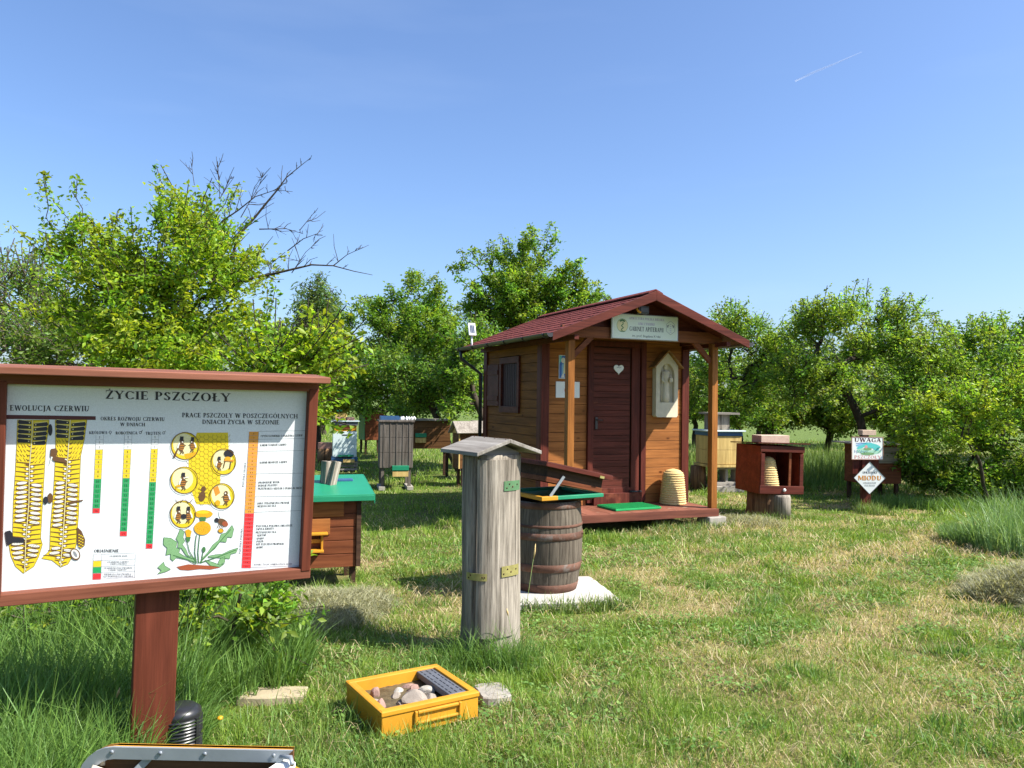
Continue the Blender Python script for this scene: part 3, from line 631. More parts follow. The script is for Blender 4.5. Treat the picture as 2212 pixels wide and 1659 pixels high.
# homography: photo pixels -> poster (u 0..1 right, v 0..1 down)
qs=[(14.7,826.8),(663.5,846.3),(646.5,1223.8),(3.3,1279.4)]; A=[];B=[]
for (x,y),(u,v) in zip(qs,[(0,0),(1,0),(1,1),(0,1)]):
    A.append([x,y,1,0,0,0,-u*x,-u*y]);B.append(u);A.append([0,0,0,x,y,1,-v*x,-v*y]);B.append(v)
hh=np.linalg.solve(np.array(A),np.array(B))
def uvmap(sc,ox,oy):
    def f(x,y,h):
        X=(ox+x/sc)/1.4756; Y=(oy+y/sc)/1.4756; w=hh[6]*X+hh[7]*Y+1
        u=(hh[0]*X+hh[1]*Y+hh[2])/w; v=(hh[3]*X+hh[4]*Y+hh[5])/w
        return Vector((u-.5,.003-h,ZC+PH*(.5-v)))
    return f
Z1=uvmap(2.0733,0,1150); Z2=uvmap(2.552,0,1250); Z3=uvmap(2.675,480,1280)
d=Draw(Z1)
d.text('ŻYCIE PSZCZOŁY',(697,250),(1526,274),54); d.build('title_lettering',poster)
d=Draw(Z1); d.text('EWOLUCJA CZERWIU',(62,326),(592,334),36); d.poly([(42,354),(635,366),(635,391),(42,382)],'maroon',1); d.build('heading_lettering',poster)
d=Draw(Z1); d.text('OKRES ROZWOJU CZERWIU',(667,393),(1092,400),24); d.text('W DNIACH',(798,432),(962,434),23); d.build('heading_lettering',poster)
d=Draw(Z1); d.text('PRACE PSZCZOŁY W POSZCZEGÓLNYCH',(1207,375),(1968,386),29); d.text('DNIACH ŻYCIA W SEZONIE',(1340,420),(1848,425),28); d.build('heading_lettering',poster)
def col(x0,y0,x1,y1,n,w,cols,name,label,sex,lx0,lx1,ly):
    d=Draw(Z1); d.text(label,(lx0,ly),(lx1,ly),19)
    if sex: d.ring(lx1+20,ly-12,9,9,3,'black'); d.line([(lx1+20,ly-3),(lx1+20,ly+6)] if sex==1 else [(lx1+26,ly-19),(lx1+34,ly-26)],3,'black')
    for i in range(n):
        a,b=i/n,(i+1)/n; xa,xb=x0+(x1-x0)*a,x0+(x1-x0)*b; ya,yb=y0+(y1-y0)*a,y0+(y1-y0)*b; h=w/2*(1-.05*a)
        d.poly([(xa-h,ya),(xa+h,ya),(xb+h,yb),(xb-h,yb)],cols(i+1),1); d.line([(xb-h,yb),(xb+h,yb)],1.6,'grey',2)
        s=str(i+1); c=(xa+xb)/2; tw=5 if len(s)==1 else 11
        d.text(s,(c-tw,yb-8),(c+tw,yb-8),(yb-ya)-17,'black',3)
    d.line([(x0-w/2,y0),(x1-w/2*.95,y1)],1.6,'grey',2); d.line([(x0+w/2,y0),(x1+w/2*.95,y1)],1.6,'grey',2)
    d.build(name,poster)
col(663,490,640,1008,16,50,lambda i:'white' if i<4 else 'yellow' if i<10 else 'green' if i<16 else 'red','day_chart','KRÓLOWA',1,592,712,484)
col(852,490,821,1160,21,48,lambda i:'white' if i<4 else 'yellow' if i<10 else 'green' if i<21 else 'red','day_chart','ROBOTNICA',2,768,912,487)
col(1030,490,992,1242,24,45,lambda i:'white' if i<4 else 'yellow' if i<11 else 'green' if i<24 else 'red','day_chart','TRUTEŃ',2,965,1066,490)
col(1681,472,1632,1370,35,63,lambda i:'orange' if i<22 else 'red','duty_chart','',0,0,1,0)
d=Draw(Z1)
for y in(472,524,603,752,903,1005,1368): d.line([(1712-(y-472)*.054,y-2),(2024-(y-472)*.05,y-6 if y<1000 else y-14)],2,'grey',1)
for t,x0,x1,y,c in(('CZYŚCI KOMÓRKI I OGRZEWA CZERW',1725,2000,508,13),('KARMI STARSZE LARWY',1722,1896,568,13),('KARMI MŁODSZE LARWY',1720,1900,682,13),('PRODUKUJE WOSK',1712,1850,814,13),('BUDUJE PLASTRY',1710,1838,834,13),('PRZETWARZA NEKTAR I SPADŹ W MIÓD',1708,1995,854,13),('JAKO STRAŻNICZKA PILNUJE',1705,1915,950,13),('WEJŚCIA DO ULA',1705,1828,970,13),
  ('PSZCZOŁA POLOWA OBLATUJE',1697,1935,1100,13),('ZAPYLA KWIATY,',1695,1818,1120,13),('PRZYNOSI DO ULA:',1695,1832,1142,13),('NEKTAR',1703,1762,1162,13),('SPADŹ',1700,1748,1183,13),('PYŁEK',1700,1746,1202,13),('KIT PSZCZELI (PROPOLIS)'.replace('(','').replace(')',''),1698,1880,1220,13),('WODĘ',1698,1742,1242,13),('KONIEC ŻYCIA. UMIERA POZA ULEM',1684,1930,1352,11)):
    d.text(t,(x0,y),(x1,y-4),c,'black' if c>12 else 'grey')
d.text('PSZCZOŁA ULOWA',(1616,835),(1632,675),12,'grey',up=(-1,0)); d.text('PSZCZOŁA POLOWA',(1596,1275),(1610,1108),12,'grey',up=(-1,0))
d.build('duty_table',poster)
d=Draw(Z1); d.text('OBJAŚNIENIE:',(628,1267),(800,1266),19)
for k,(ya,c) in enumerate(((1283,'white'),(1326,'yellow'),(1367,'green'),(1409,'red'))): d.poly([(623-k,ya),(677-k,ya-2),(675-k,ya+38),(621-k,ya+40)],c,1)
for k in range(5): d.line([(623,1282+k*41),(902,1270+k*40)],1.5,'grey',2)
for x0,x1 in((623,619),(679,675),(902,896)): d.line([(x0,1280),(x1,1440)],1.5,'grey',2)
for t,x0,x1,y in(('STADIUM JAJA',730,850,1298),('STADIUM LARWY',715,860,1337),('LARWA OTWARTA',735,845,1350),('STADIUM POCZWARKI',692,882,1377),('CZERW ZAKRYTY',725,845,1390),('PIERWSZA POCZWARKA',697,875,1418),('NA DOROSŁEGO OWADA',690,888,1432)): d.text(t,(x0,y),(x1,y-3),11,'grey')
d.build('legend',poster)
# comb drawings
def comb(outline,spine,ya,yb,rngL,dark,seed,name):
    d=Draw(Z2); rr=random.Random(seed); d.poly(outline,'yellow',1); d.line(outline+[outline[0]],5,'olive',2)
    def edge(y,side):
        xs=[]
        n=len(outline)
        for i in range(n):
            (x0,y0),(x1,y1)=outline[i],outline[(i+1)%n]
            if (y0-y)*(y1-y)<0: xs.append(x0+(x1-x0)*(y-y0)/(y1-y0))
        if not xs: return None
        return min(xs) if side<0 else max(xs)
    def sx(y):
        for (x0,y0),(x1,y1) in zip(spine,spine[1:]):
            if y0<=y<=y1: return x0+(x1-x0)*(y-y0)/(y1-y0)
        return spine[-1][0]
    y=ya; k=0
    while y<yb:
        for side in(-1,1):
            yy=y+(18 if side>0 else 0); e=edge(yy,side)
            if e is None: continue
            s=sx(yy); L=e-s
            if abs(L)<15: continue
            X=lambda t:s+L*t
            if yy<dark:
                d.poly([(X(.08),yy-9),(X(.9),yy-22),(X(.98),yy-4),(X(.9),yy+12),(X(.08),yy+14)],'black',3); d.line([(X(.12),yy-13),(X(.9),yy-25)],3,'cream',4); d.ell(X(.2),yy,5,5,'cream',5,8)
            elif yy<dark+150:
                for q in range(4):
                    t=.15+q*.22+rr.uniform(-.04,.04); d.line([(X(t),yy+12+rr.uniform(-4,4)),(X(t+.16),yy-14+rr.uniform(-6,6))],6,'brown',3,1.5)
                d.line([(X(.04),yy+6),(X(.3),yy-3)],9,'brown',3,2)
            else:
                d.line([(X(.03),yy-6),(X(.5),yy-14),(X(.96),yy-20)],12,'brown',3,6); d.poly([(X(.02),yy-10),(X(.38),yy+3),(X(.02),yy+18)],'brown',3)
                if any(a<yy<b for a,b in rngL):
                    d.ell(X(.48),yy+2,abs(L)*.42,15,'brown',4,16,-6*side*-1); d.ell(X(.5),yy,abs(L)*.36,11.5,'larva',5,16,-6*side*-1)
                    if rr.random()<.5:
                        for q in range(5): d.line([(X(.25+q*.1),yy-7),(X(.32+q*.1),yy+7)],2.5,'grey',6)
                elif rr.random()<.75: d.ell(X(.16),yy,abs(L)*.10,8,'larva',5,10)
        y+=38; k+=1
    d.line([(a,b) for a,b in spine],7,'cream',7); d.line([(a+4,b) for a,b in spine],2,'olive',8)
    return d
a=comb([(140,225),(400,225),(390,330),(375,430),(365,620),(350,900),(335,1190),(350,1240),(320,1340),(280,1420),(195,1475),(130,1420),(90,1330),(75,1240),(105,1180),(110,900),(125,650),(135,430)],[(265,225),(262,330),(255,440),(240,620),(238,900),(215,1190),(205,1470)],245,1450,[(735,1075),(1215,1350)],425,3,'a')
a.poly([(42,1135),(85,1125),(105,1150),(110,1180),(200,1190),(205,1225),(110,1225),(60,1250),(50,1200)],'black',9); a.build('comb_drawing',poster)
a=comb([(450,225),(710,225),(690,380),(660,520),(650,800),(645,1000),(625,1250),(600,1330),(560,1400),(500,1425),(430,1370),(345,1355),(410,1290),(415,1100),(440,800),(450,600),(455,450)],[(575,225),(560,450),(550,620),(535,900),(518,1200),(498,1420)],245,1400,[(735,1095),(1265,1330)],385,8,'b')
a.poly([(415,460),(460,455),(470,490),(460,520),(540,550),(545,575),(440,560),(410,520)],'brown',9); a.line([(425,525),(405,590)],14,'wing',9,3)
a.ell(412,862,22,42,'brown',9); a.ell(375,880,20,32,'black',9); a.ell(410,305,18,48,'black',9); a.line([(560,905),(680,880)],22,'brown',9,10)
a.poly([(632,1095),(670,1130),(700,1200),(695,1250),(660,1275),(635,1230)],'brown',9)
for k in range(14): a.ell(650+ (k%3)*15,1160+k*8,6,6,'yellow',10,8)
a.ell(618,1320,40,50,'brown',9,20,-30); a.ell(618,1318,30,40,'larva',10,20,-30); a.ell(618,1318,12,28,'grey',11,12,-30)
a.build('comb_drawing',poster)
# honeycomb with round vignettes
d=Draw(Z3); hc=[(400,270),(660,268),(672,330),(660,430),(600,520),(590,640),(600,700),(520,720),(510,880),(400,875),(290,850),(280,790),(400,700),(415,600),(300,560),(290,520),(400,420)]
d.poly([(400,268),(665,268),(672,420),(600,440),(600,700),(520,880),(400,878),(330,700),(330,500)],'yellow',1)
s=24
for j in range(17):
    for i in range(13):
        cx=300+i*s*1.5; cy=285+j*s*1.72+(s*.86 if i%2 else 0)
        # keep cells inside the patch
        ins=False; P=[(400,268),(665,268),(672,420),(600,440),(600,700),(520,880),(400,878),(330,700),(330,500)]
        for k in range(len(P)):
            (x0,y0),(x1,y1)=P[k],P[(k+1)%len(P)]
            if (y0>cy)!=(y1>cy) and cx<(x1-x0)*(cy-y0)/(y1-y0)+x0: ins=not ins
        if ins: d.line([(cx+s*math.cos(R(t)),cy+s*math.sin(R(t))) for t in(0,60,120,180)],3,'olive',2)
d.build('honeycomb_drawing',poster)
def beefig(d,cx,cy,s,hat=True,flip=1,l=8):
    f=flip; d.ell(cx,cy+s*.35,s*.32,s*.5,'brown',l,16,12*f)
    for k in range(3): d.line([(cx-s*.26,cy+s*(.15+k*.22)),(cx+s*.26,cy+s*(.2+k*.22))],s*.06,'amber',l+1)
    d.ell(cx+f*s*.03,cy-s*.25,s*.22,s*.24,'brown',l); d.ell(cx+f*s*.1,cy-s*.22,s*.09,s*.09,'larva',l+2,10)
    if hat: d.poly([(cx-s*.34,cy-s*.38),(cx+s*.34,cy-s*.38),(cx+s*.2,cy-s*.45),(cx+s*.22,cy-s*.85),(cx-s*.18,cy-s*.85),(cx-s*.2,cy-s*.45)],'black',l+1)
    d.line([(cx+f*s*.1,cy+s*.05),(cx+f*s*.5,cy+s*.2)],s*.1,'brown',l+1); d.line([(cx,cy+s*.8),(cx-f*s*.12,cy+s*1.15)],s*.12,'brown',l+1); d.line([(cx+f*.1*s,cy+s*.8),(cx+f*s*.25,cy+s*1.12)],s*.12,'brown',l+1)
    d.ell(cx-f*s*.35,cy+s*.2,s*.12,s*.38,'wing',l-1,14,20*f)
def vign(cx,cy,rx,ry,inner):
    d=Draw(Z3,l0=4); d.ell(cx,cy,rx,ry,'yellow',0,36); d.ell(cx-rx*.1,cy-ry*.1,rx*.75,ry*.8,'cream',1,30); inner(d); d.ring(cx,cy,rx,ry,6,'brown',12,36); return d.build('bee_vignette',poster)
def f1(d): beefig(d,270,362,74,True,1); beefig(d,362,360,64,True,-1); d.line([(240,400),(205,480)],10,'brown',9,16); d.poly([(290,450),(400,430),(380,470),(310,488)],'gold',2)
vign(300,380,120,118,f1)
def f2(d): beefig(d,590,522,60,True,1); d.ell(672,445,42,34,'black',8); d.poly([(635,495),(715,500),(712,515),(632,510)],'amber',9); d.line([(640,510),(625,570)],7,'brown',9); d.line([(690,512),(678,580)],7,'brown',9); d.ell(662,488,26,16,'gold',10)
vign(628,515,106,112,f2)
def f3(d): beefig(d,285,670,74,True,1); d.poly([(225,715),(262,712),(262,726),(225,728)],'gold',9); d.line([(230,725),(222,760)],5,'gold',9); d.line([(300,650),(330,645)],8,'larva',11)
vign(293,672,118,116,f3)
def f4(d): beefig(d,650,800,74,False,-1); d.ell(578,865,22,24,'gold',9); d.poly([(540,740),(580,720),(600,780),(560,810)],'amber',2)
vign(615,808,106,110,f4)
def f5(d): beefig(d,245,955,72,True,1); beefig(d,330,955,70,True,-1); d.ell(290,980,24,22,'black',10)
vign(283,962,110,118,f5)
d=Draw(Z3,l0=4)
for x0,x1 in((215,250),(300,330)): d.line([(x0+30,870),(x0,835)],8,'brown',3,2); d.line([(x1+10,865),(x1+40,830)],8,'brown',3,2)
d.ell(445,810,28,44,'brown',3,18,10); d.ell(458,748,20,24,'brown',3)
for k in(-1,1):
    for j in range(3): d.line([(450,760+j*20),(450+k*38,745+j*34)],4,'brown',3)
d.line([(450,730),(435,705)],3,'brown',3); d.line([(465,730),(478,706)],3,'brown',3)
d.ell(620,1030,46,28,'brown',3,18,25); d.ell(642,1045,26,22,'soil',4,16,25); d.ell(570,1012,18,20,'black',4); d.ell(605,975,14,42,'wing',2,14,-20); d.ell(635,978,14,46,'wing',2,14,20)
for j in range(4): d.line([(590+j*14,1045),(575+j*16,1080)],4,'brown',3)
d.ell(605,1102,24,20,'gold',4); d.ring(605,1102,24,20,4,'brown',5,16); d.build('bee_drawing',poster)
# dandelion
d=Draw(Z3,l0=4)
d.poly([(230,1410),(330,1388),(430,1395),(520,1400),(600,1415),(520,1432),(430,1428),(330,1440),(260,1435)],'soil',1)
for P in([(120,1160),(180,1165),(235,1200),(225,1245),(260,1260),(250,1290),(300,1320),(390,1350),(395,1368),(300,1345),(230,1330),(200,1360),(178,1340),(180,1300),(140,1310),(150,1250),(118,1220)],
         [(262,1085),(295,1110),(285,1160),(300,1190),(280,1220),(310,1260),(330,1310),(400,1345),(395,1355),(310,1310),(270,1250),(240,1245),(245,1200),(225,1170),(240,1140)],
         [(700,1055),(715,1090),(700,1160),(660,1155),(650,1200),(600,1195),(560,1250),(500,1300),(450,1350),(440,1345),(500,1280),(540,1220),(590,1180),(610,1130),(650,1120)],
         [(752,1248),(735,1290),(690,1300),(680,1340),(620,1335),(560,1330),(500,1330),(500,1318),(560,1305),(620,1300),(680,1270)],
         [(70,1415),(120,1368),(130,1400),(180,1430),(140,1450),(70,1470),(100,1440)],[(470,1350),(520,1400),(600,1410),(640,1380),(600,1395),(540,1370)],[(600,1340),(640,1320),(640,1370),(600,1395),(580,1385)]):
    d.poly(P,'leafpale',2); d.line(P+[P[0]],3,'leafgreen',3)
for P in([(400,1380),(385,1290),(390,1200),(400,1135)],[(418,1380),(412,1290),(420,1200),(428,1135)],[(390,1360),(340,1280),(320,1200)],[(440,1370),(452,1300),(462,1255)],[(395,1385),(330,1350),(200,1310)],[(430,1370),(560,1240),(690,1090)],[(430,1375),(580,1325),(735,1265)]): d.line(P,9,'leafgreen',4,6)
d.ell(458,960,78,34,'gold',5,24); d.ell(450,945,55,14,'yellow',6); d.poly([(425,985),(480,985),(475,1020),(430,1020)],'leafgreen',5); d.ell(450,1080,72,58,'gold',6,24)
for k in range(30):
    a=k*2.4; r=8+k*1.6; d.line([(450+r*math.cos(a),1080+r*.8*math.sin(a)),(450+(r+10)*math.cos(a),1080+(r+8)*.8*math.sin(a))],3,'amber' if k%2 else 'yellow',8)
d.poly([(302,1100),(330,1088),(358,1105),(345,1160),(315,1160)],'gold',5); d.poly([(305,1155),(350,1155),(340,1195),(315,1195)],'leafgreen',6); d.ell(462,1262,15,24,'leafgreen',6); d.build('dandelion_drawing',poster)

# ---------------- ribbed black housing, open case at the bottom ----------------
FOOT.append((-1.2,2.8,.13,.3,0)); FOOT.append((-1.28,2.55,.15,.2,0))
rb=empty('ribbed_housing',(-1.265,3.04,0),R(20),'black ribbed plastic housing standing in grass beside the board post','plastic housing')
pr=[(.02,0),(.075,0),(.078,.02)]; z=.04
while z<.205: pr+= [(.075,z),(.082,z+.002),(.082,z+.006),(.075,z+.008)]; z+=.0125
pr+=[(.078,.215),(.075,.235),(.055,.25),(.02,.252)]
m=MB(); m.lathe(pr,28); m.build('ribbed_body',M['black'],rb)
for a in(-40,60,160): m=MB(); m.box((.079*math.cos(R(a)),.079*math.sin(R(a)),.12),(.012,.014,.19),rot=(0,0,R(a))); m.build('vertical_rib',M['black'],rb)
cs=empty('display_case',(-.79,2.0,0),R(-1),'open wooden display case with rounded metal trimmed lid in front of the board','display case')
w=.262; tz=.579; r=.085
def lidprof(r,ins=0): 
    P=[(w-ins,.22),(w-ins,tz-ins)]+[(-w+ins+r-r*math.sin(R(a))*1.0,tz-ins-r+r*math.cos(R(a))) for a in range(0,91,15)]+[(-w+ins,.22)]
    return P
m=MB(); m.prism(lidprof(r),-.050,-.040); m.build('lid_panel',M['inner_wood'],cs)
P=lidprof(r)[1:]; Pi=lidprof(r-.012,.012)[1:]
m=MB()
for i in range(len(P)-1): m.add([(P[i][0],-.06,P[i][1]),(P[i+1][0],-.06,P[i+1][1]),(Pi[i+1][0],-.06,Pi[i+1][1]),(Pi[i][0],-.06,Pi[i][1])]+[(P[i][0],-.038,P[i][1]),(P[i+1][0],-.038,P[i+1][1]),(Pi[i+1][0],-.038,Pi[i+1][1]),(Pi[i][0],-.038,Pi[i][1])],[(0,1,2,3),(4,7,6,5),(0,4,5,1),(3,2,6,7)])
m.build('lid_side',M['yellow'],cs)
m=MB(); o_=lidprof(r+.002,-.003)[1:]; i_=lidprof(r-.024,.026)[1:]
for i in range(len(o_)-1): m.add([(o_[i][0],-.068,o_[i][1]),(o_[i+1][0],-.068,o_[i+1][1]),(i_[i+1][0],-.068,i_[i+1][1]),(i_[i][0],-.068,i_[i][1])]+[(o_[i][0],-.061,o_[i][1]),(o_[i+1][0],-.061,o_[i+1][1]),(i_[i+1][0],-.061,i_[i+1][1]),(i_[i][0],-.061,i_[i][1])],[(0,1,2,3),(4,7,6,5),(0,4,5,1),(3,2,6,7)])
for x in(-.18,-.06,.05,.22): m.tube([(x,-.069,tz-.008),(x,-.071,tz-.008)],.005,8)
m.build('metal_trim',M['steel'],cs)
m=MB(); m.bar((-.17,-.085,.47),(-.095,-.055,.552),.004,.018); m.build('metal_stay',M['steel'],cs)
m=MB(); m.tube([(-.235,-.12,.46),(-.212,-.07,.535)],.014,10); m.tube([(-.215,-.05,.53),(-.212,-.045,.55)],.009,8); m.build('dowel_handle',M['plaster'],cs)
m=MB(); m.add([(.09,-.30,.515),(.240,-.045,.556),(.240,-.045,.30),(.09,-.30,.30),(.122,-.318,.512),(.272,-.062,.552),(.272,-.062,.30),(.122,-.318,.30)],[(0,1,2,3),(4,7,6,5),(0,4,5,1),(0,3,7,4),(1,5,6,2)]); m.build('side_wall',M['white'],cs)
m=MB(); m.add([(.124,-.320,.500),(.274,-.064,.543),(.274,-.064,.30),(.124,-.320,.30),(.136,-.326,.498),(.286,-.070,.541),(.286,-.070,.30),(.136,-.326,.30)],[(0,1,2,3),(4,7,6,5),(0,4,5,1),(0,3,7,4),(1,5,6,2)]); m.build('outer_board',M['yellow'],cs)
m=MB(); m.box((0,-.22,.19),(.54,.42,.05)); m.build('case_floor',M['inner_wood'],cs)
m=MB(); m.tube([(.235,-.066,tz-.012),(.262,-.07,tz-.012),(.272,-.09,tz-.02)],.006,6); m.build('hinge',M['steel'],cs)
for x in(-.24,.24):
    for y in(-.4,-.03):
        m=MB(); m.box((x,y,.085),(.04,.04,.17)); m.build('leg',M['maroon_v'],cs)

# ---------------- yellow box with stones ----------------
ya=math.atan2(.25,.40); yc=(-.447,3.637)
yb=empty('yellow_hive_box',(yc[0],yc[1],0),ya,'open yellow plastic hive box holding stones and muddy water on the grass','hive box')
hw,hd,hh_=.236,.213,.118
for s in(-1,1):
    m=MB(); m.box((0,s*(hd-.016),hh_/2),(2*hw-.002,.032,hh_)); m.box((0,s*(hd-.0),hh_-.012),(2*hw+.006,.012,.022)); 
    if s<0: pass
    m.build('box_wall',M['yellow'],yb,.004)
    m=MB(); m.box((s*(hw-.016),0,hh_/2),(.032,2*hd-.066,hh_-.002)); m.box((s*(hw-.002),0,hh_-.013),(.012,2*hd-.01,.022)); m.build('box_wall',M['yellow'],yb,.004)
m=MB()
for z,dz in((.04,.012),(.085,.014)): m.box((.03,-hd-.006,z),(.20,.014,dz))
for x in(-.078,.138): m.box((x,-hd-.006,.0625),(.014,.014,.06))
m.build('handle_grip',M['yellow'],yb,.004)
m=MB(); n=22
vs=[(-hw+.03+(2*hw-.06)*i/n,-hd+.03+(2*hd-.06)*j/n,.062+.008*float(fbm(np.array([i*.9]),np.array([j*.9]),4,3)[0])) for j in range(n+1) for i in range(n+1)]
m.add(vs,[(j*(n+1)+i,j*(n+1)+i+1,(j+1)*(n+1)+i+1,(j+1)*(n+1)+i) for j in range(n) for i in range(n)],0,True); m.build('muddy_filling',M['mud'],yb)
FOOT.append((yc[0],yc[1],hw+.01,hd+.01,ya))
def YB(x,y,z): p=rot2(yc,ya,x,y); return (p[0],p[1],z)
ff=empty('slotted_feeder_strip',YB(.155,.01,.078),ya,'dark grey slotted plastic strip lying along the right side of the yellow box','feeder strip')
m=MB(); m.box((0,0,.018),(.088,.345,.03)); m.build('strip_body',M['slate'],ff,.004)
m=MB(); rr=random.Random(4)
for k in range(9):
    for x in(-.028,0,.028): m.box((x,-.15+k*.037+rr.uniform(-.003,.003),.0335),(.004,.024,.002))
m.build('slots',M['black'],ff)
def stone(name,loc,d,rz,label,seed,mat='pebble',cat='stone',group=None):
    rr=random.Random(seed); bm=bmesh.new(); bmesh.ops.create_icosphere(bm,subdivisions=3,radius=.5)
    cuts=[Vector((rr.uniform(-1,1),rr.uniform(-1,1),rr.uniform(-.6,1))).normalized() for _ in range(9)]
    for v in bm.verts:
        for c in cuts:
            e=v.co.dot(c)-.36
            if e>0: v.co-=c*e*.85
        v.co*=1+.03*math.sin(v.co.x*19+seed)*math.sin(v.co.y*23); v.co=Vector((v.co.x*d[0],v.co.y*d[1],(v.co.z+.36)*d[2]))
    me=bpy.data.meshes.new(name); bm.to_mesh(me); bm.free(); me.materials.append(M[mat]); 
    for p in me.polygons: p.use_smooth=len(me.polygons)>0 and False
    o=bpy.data.objects.new(name,me); C.objects.link(o); o.location=loc; o.rotation_euler.z=rz; tag(o,label,cat,group); return o
M['pebble_pink']=paint('pinkish_stone',(.30,.19,.155),.2,12,.85,.25,.6); M['pebble_pale']=paint('pale_stone',(.36,.33,.28),.18,12,.85,.25,.6)
G_='stones in the yellow box'
for k,(x,y,d,rz,mt,lb) in enumerate([(-.015,-.055,(.115,.085,.07),.3,'pebble','largest pale grey stone in the middle of the yellow box'),(-.135,.10,(.042,.04,.055),1,'pebble_pink','pink upright stone near the left back of the yellow box'),(-.165,-.03,(.052,.045,.05),2,'pebble_pink','pinkish round stone by the left wall of the yellow box'),
   (-.105,-.125,(.05,.05,.04),.5,'pebble','small grey stone beside the front rim of the yellow box'),(-.15,-.155,(.07,.05,.035),2.2,'pebble','flat grey brown stone in the front left corner of the yellow box'),(.045,.06,(.05,.045,.045),.9,'pebble_pink','brownish pink stone behind the largest stone'),
   (.05,.12,(.075,.035,.03),.2,'pebble_pink','long thin pink stone at the back of the yellow box'),(.075,-.06,(.065,.05,.04),1.4,'pebble','brown stone right of the largest stone'),(.085,.02,(.075,.06,.05),-.4,'pebble_pale','white edged stone next to the dark feeder strip'),(-.075,-.05,(.03,.035,.03),0,'pebble','tiny brown stone left of the largest stone'),(-.06,.04,(.05,.04,.035),1.1,'pebble','grey brown stone just behind and left of the largest stone'),(-.02,.10,(.045,.05,.03),.3,'pebble_pale','pale stone near the middle of the back wall of the yellow box'),(-.06,-.14,(.06,.05,.035),2.,'pebble_pink','pinkish stone at the front rim of the yellow box'),(.02,-.13,(.05,.04,.03),.6,'pebble','grey stone in front of the largest stone'),(-.17,.04,(.04,.05,.03),1.7,'pebble','small grey stone halfway along the left wall of the yellow box'),(.0,.01,(.045,.04,.045),2.4,'pebble_pink','pink stone touching the back of the largest stone')]):
    stone('stone',YB(x,y,.050),tuple(q_*1.22 for q_ in d),rz,lb,k+3,mt,'stone',G_)
def slab(name,c,sx,sy,h,rz,mat,label,seed,cat='stone slab'):
    rr=random.Random(seed); n=48 if name=='white_slab' else 26; jj=.010 if name=='white_slab' else .05; out=[]
    for i in range(n):
        a=2*math.pi*i/n; x,y=math.cos(a),math.sin(a); k=1/max(abs(x),abs(y))**(.97 if name=='white_slab' else .8); out.append((x*k*sx/2*(1+rr.uniform(-jj,jj)),y*k*sy/2*(1+rr.uniform(-jj,jj))))
    m=MB(); P=[(x,y,-.05) for x,y in out]+[(x*1.0,y*1.0,h*.8) for x,y in out]+[(x*.955,y*.955,h) for x,y in out]
    fs=[tuple(range(n-1,-1,-1)),tuple(range(2*n,3*n))]+[(i+k*n,(i+1)%n+k*n,(i+1)%n+(k+1)*n,i+(k+1)*n) for k in(0,1) for i in range(n)]
    m.add(P,fs); o=m.build(name,M[mat],None,loc=(c[0],c[1],0),rz=rz); tag(o,label,cat); q_=.25 if name!='white_slab' else .46; FOOT.append((c[0],c[1],sx*q_,sy*q_,rz)); return o
slab('flagstone',(-1.14,3.80),.33,.15,.02,.1,'sandstone','pale flat stone lying in grass left of the yellow box',4)
slab('concrete_piece',(-.075,3.84),.15,.20,.03,.3,'concrete','rough grey concrete piece beside the right corner of the yellow box',7)

# ---------------- log hive ----------------
lx,ly=-.118,4.53
FOOT.append((lx,ly,.14,.14,0))
lg=empty('log_hive',(lx,ly,-.02),0,'weathered upright log hive with little gable roof, door panel and metal hinges','log hive')
n=72; prof=[]
vs=[];fs=[]; nz=60
for j in range(nz+1):
    z=1.155*j/nz
    for k in range(n):
        a=2*math.pi*k/n; r=.166+.010*math.sin(3*a+1)+.004*math.sin(z*5+a)+.012*max(0,(.25-z))*2
        r+=.004*float(vnoise(np.array([a*7.]),np.array([z*2.]),5)[0])
        for ca,dp in((R(-116),.06),(R(205),.02),(R(-60),.006),(R(-30),.008)):
            da=abs((a-ca+math.pi)%(2*math.pi)-math.pi); r-=dp*max(0,1-da/.085)
        vs.append((r*math.cos(a),r*math.sin(a),z))
for j in range(nz):
    for k in range(n): fs.append((j*n+k,j*n+(k+1)%n,(j+1)*n+(k+1)%n,(j+1)*n+k))
fs.append(tuple(range(nz*n,(nz+1)*n))); m=MB(); m.add(vs,fs,0,True); m.build('trunk',M['grey_z'],lg)
# door shell
m=MB(); a0,a1=R(-111),R(-30); ns=16
for j in range(30):
    za,zb=.14+j*.99/30,.14+(j+1)*.99/30
    for k in range(ns):
        A,B_=a0+(a1-a0)*k/ns,a0+(a1-a0)*(k+1)/ns; rr_=lambda a,z:.178+.010*math.sin(3*a+1)+.003*math.sin(z*7)
        P=[(rr_(a,z)*math.cos(a),rr_(a,z)*math.sin(a),z) for a,z in((A,za),(B_,za),(B_,zb),(A,zb))]; m.add(P,[(0,1,2,3)],0,True)
for a in(a0,a1):
    for j in range(30):
        za,zb=.14+j*.99/30,.14+(j+1)*.99/30; r1=.178+.010*math.sin(3*a+1); m.add([(r1*math.cos(a),r1*math.sin(a),za),(r1*math.cos(a),r1*math.sin(a),zb),((r1-.02)*math.cos(a),(r1-.02)*math.sin(a),zb),((r1-.02)*math.cos(a),(r1-.02)*math.sin(a),za)],[(0,1,2,3)])
z=1.13; m.add([((.178+.010*math.sin(3*(a0+(a1-a0)*k/ns)+1)-q)*math.cos(a0+(a1-a0)*k/ns),(.178+.010*math.sin(3*(a0+(a1-a0)*k/ns)+1)-q)*math.sin(a0+(a1-a0)*k/ns),z) for q in(0,.02) for k in(range(ns+1) if q==0 else range(ns,-1,-1))],[tuple(range(2*ns+2))])
dr=m.build('door_panel',M['grey_z'],lg)
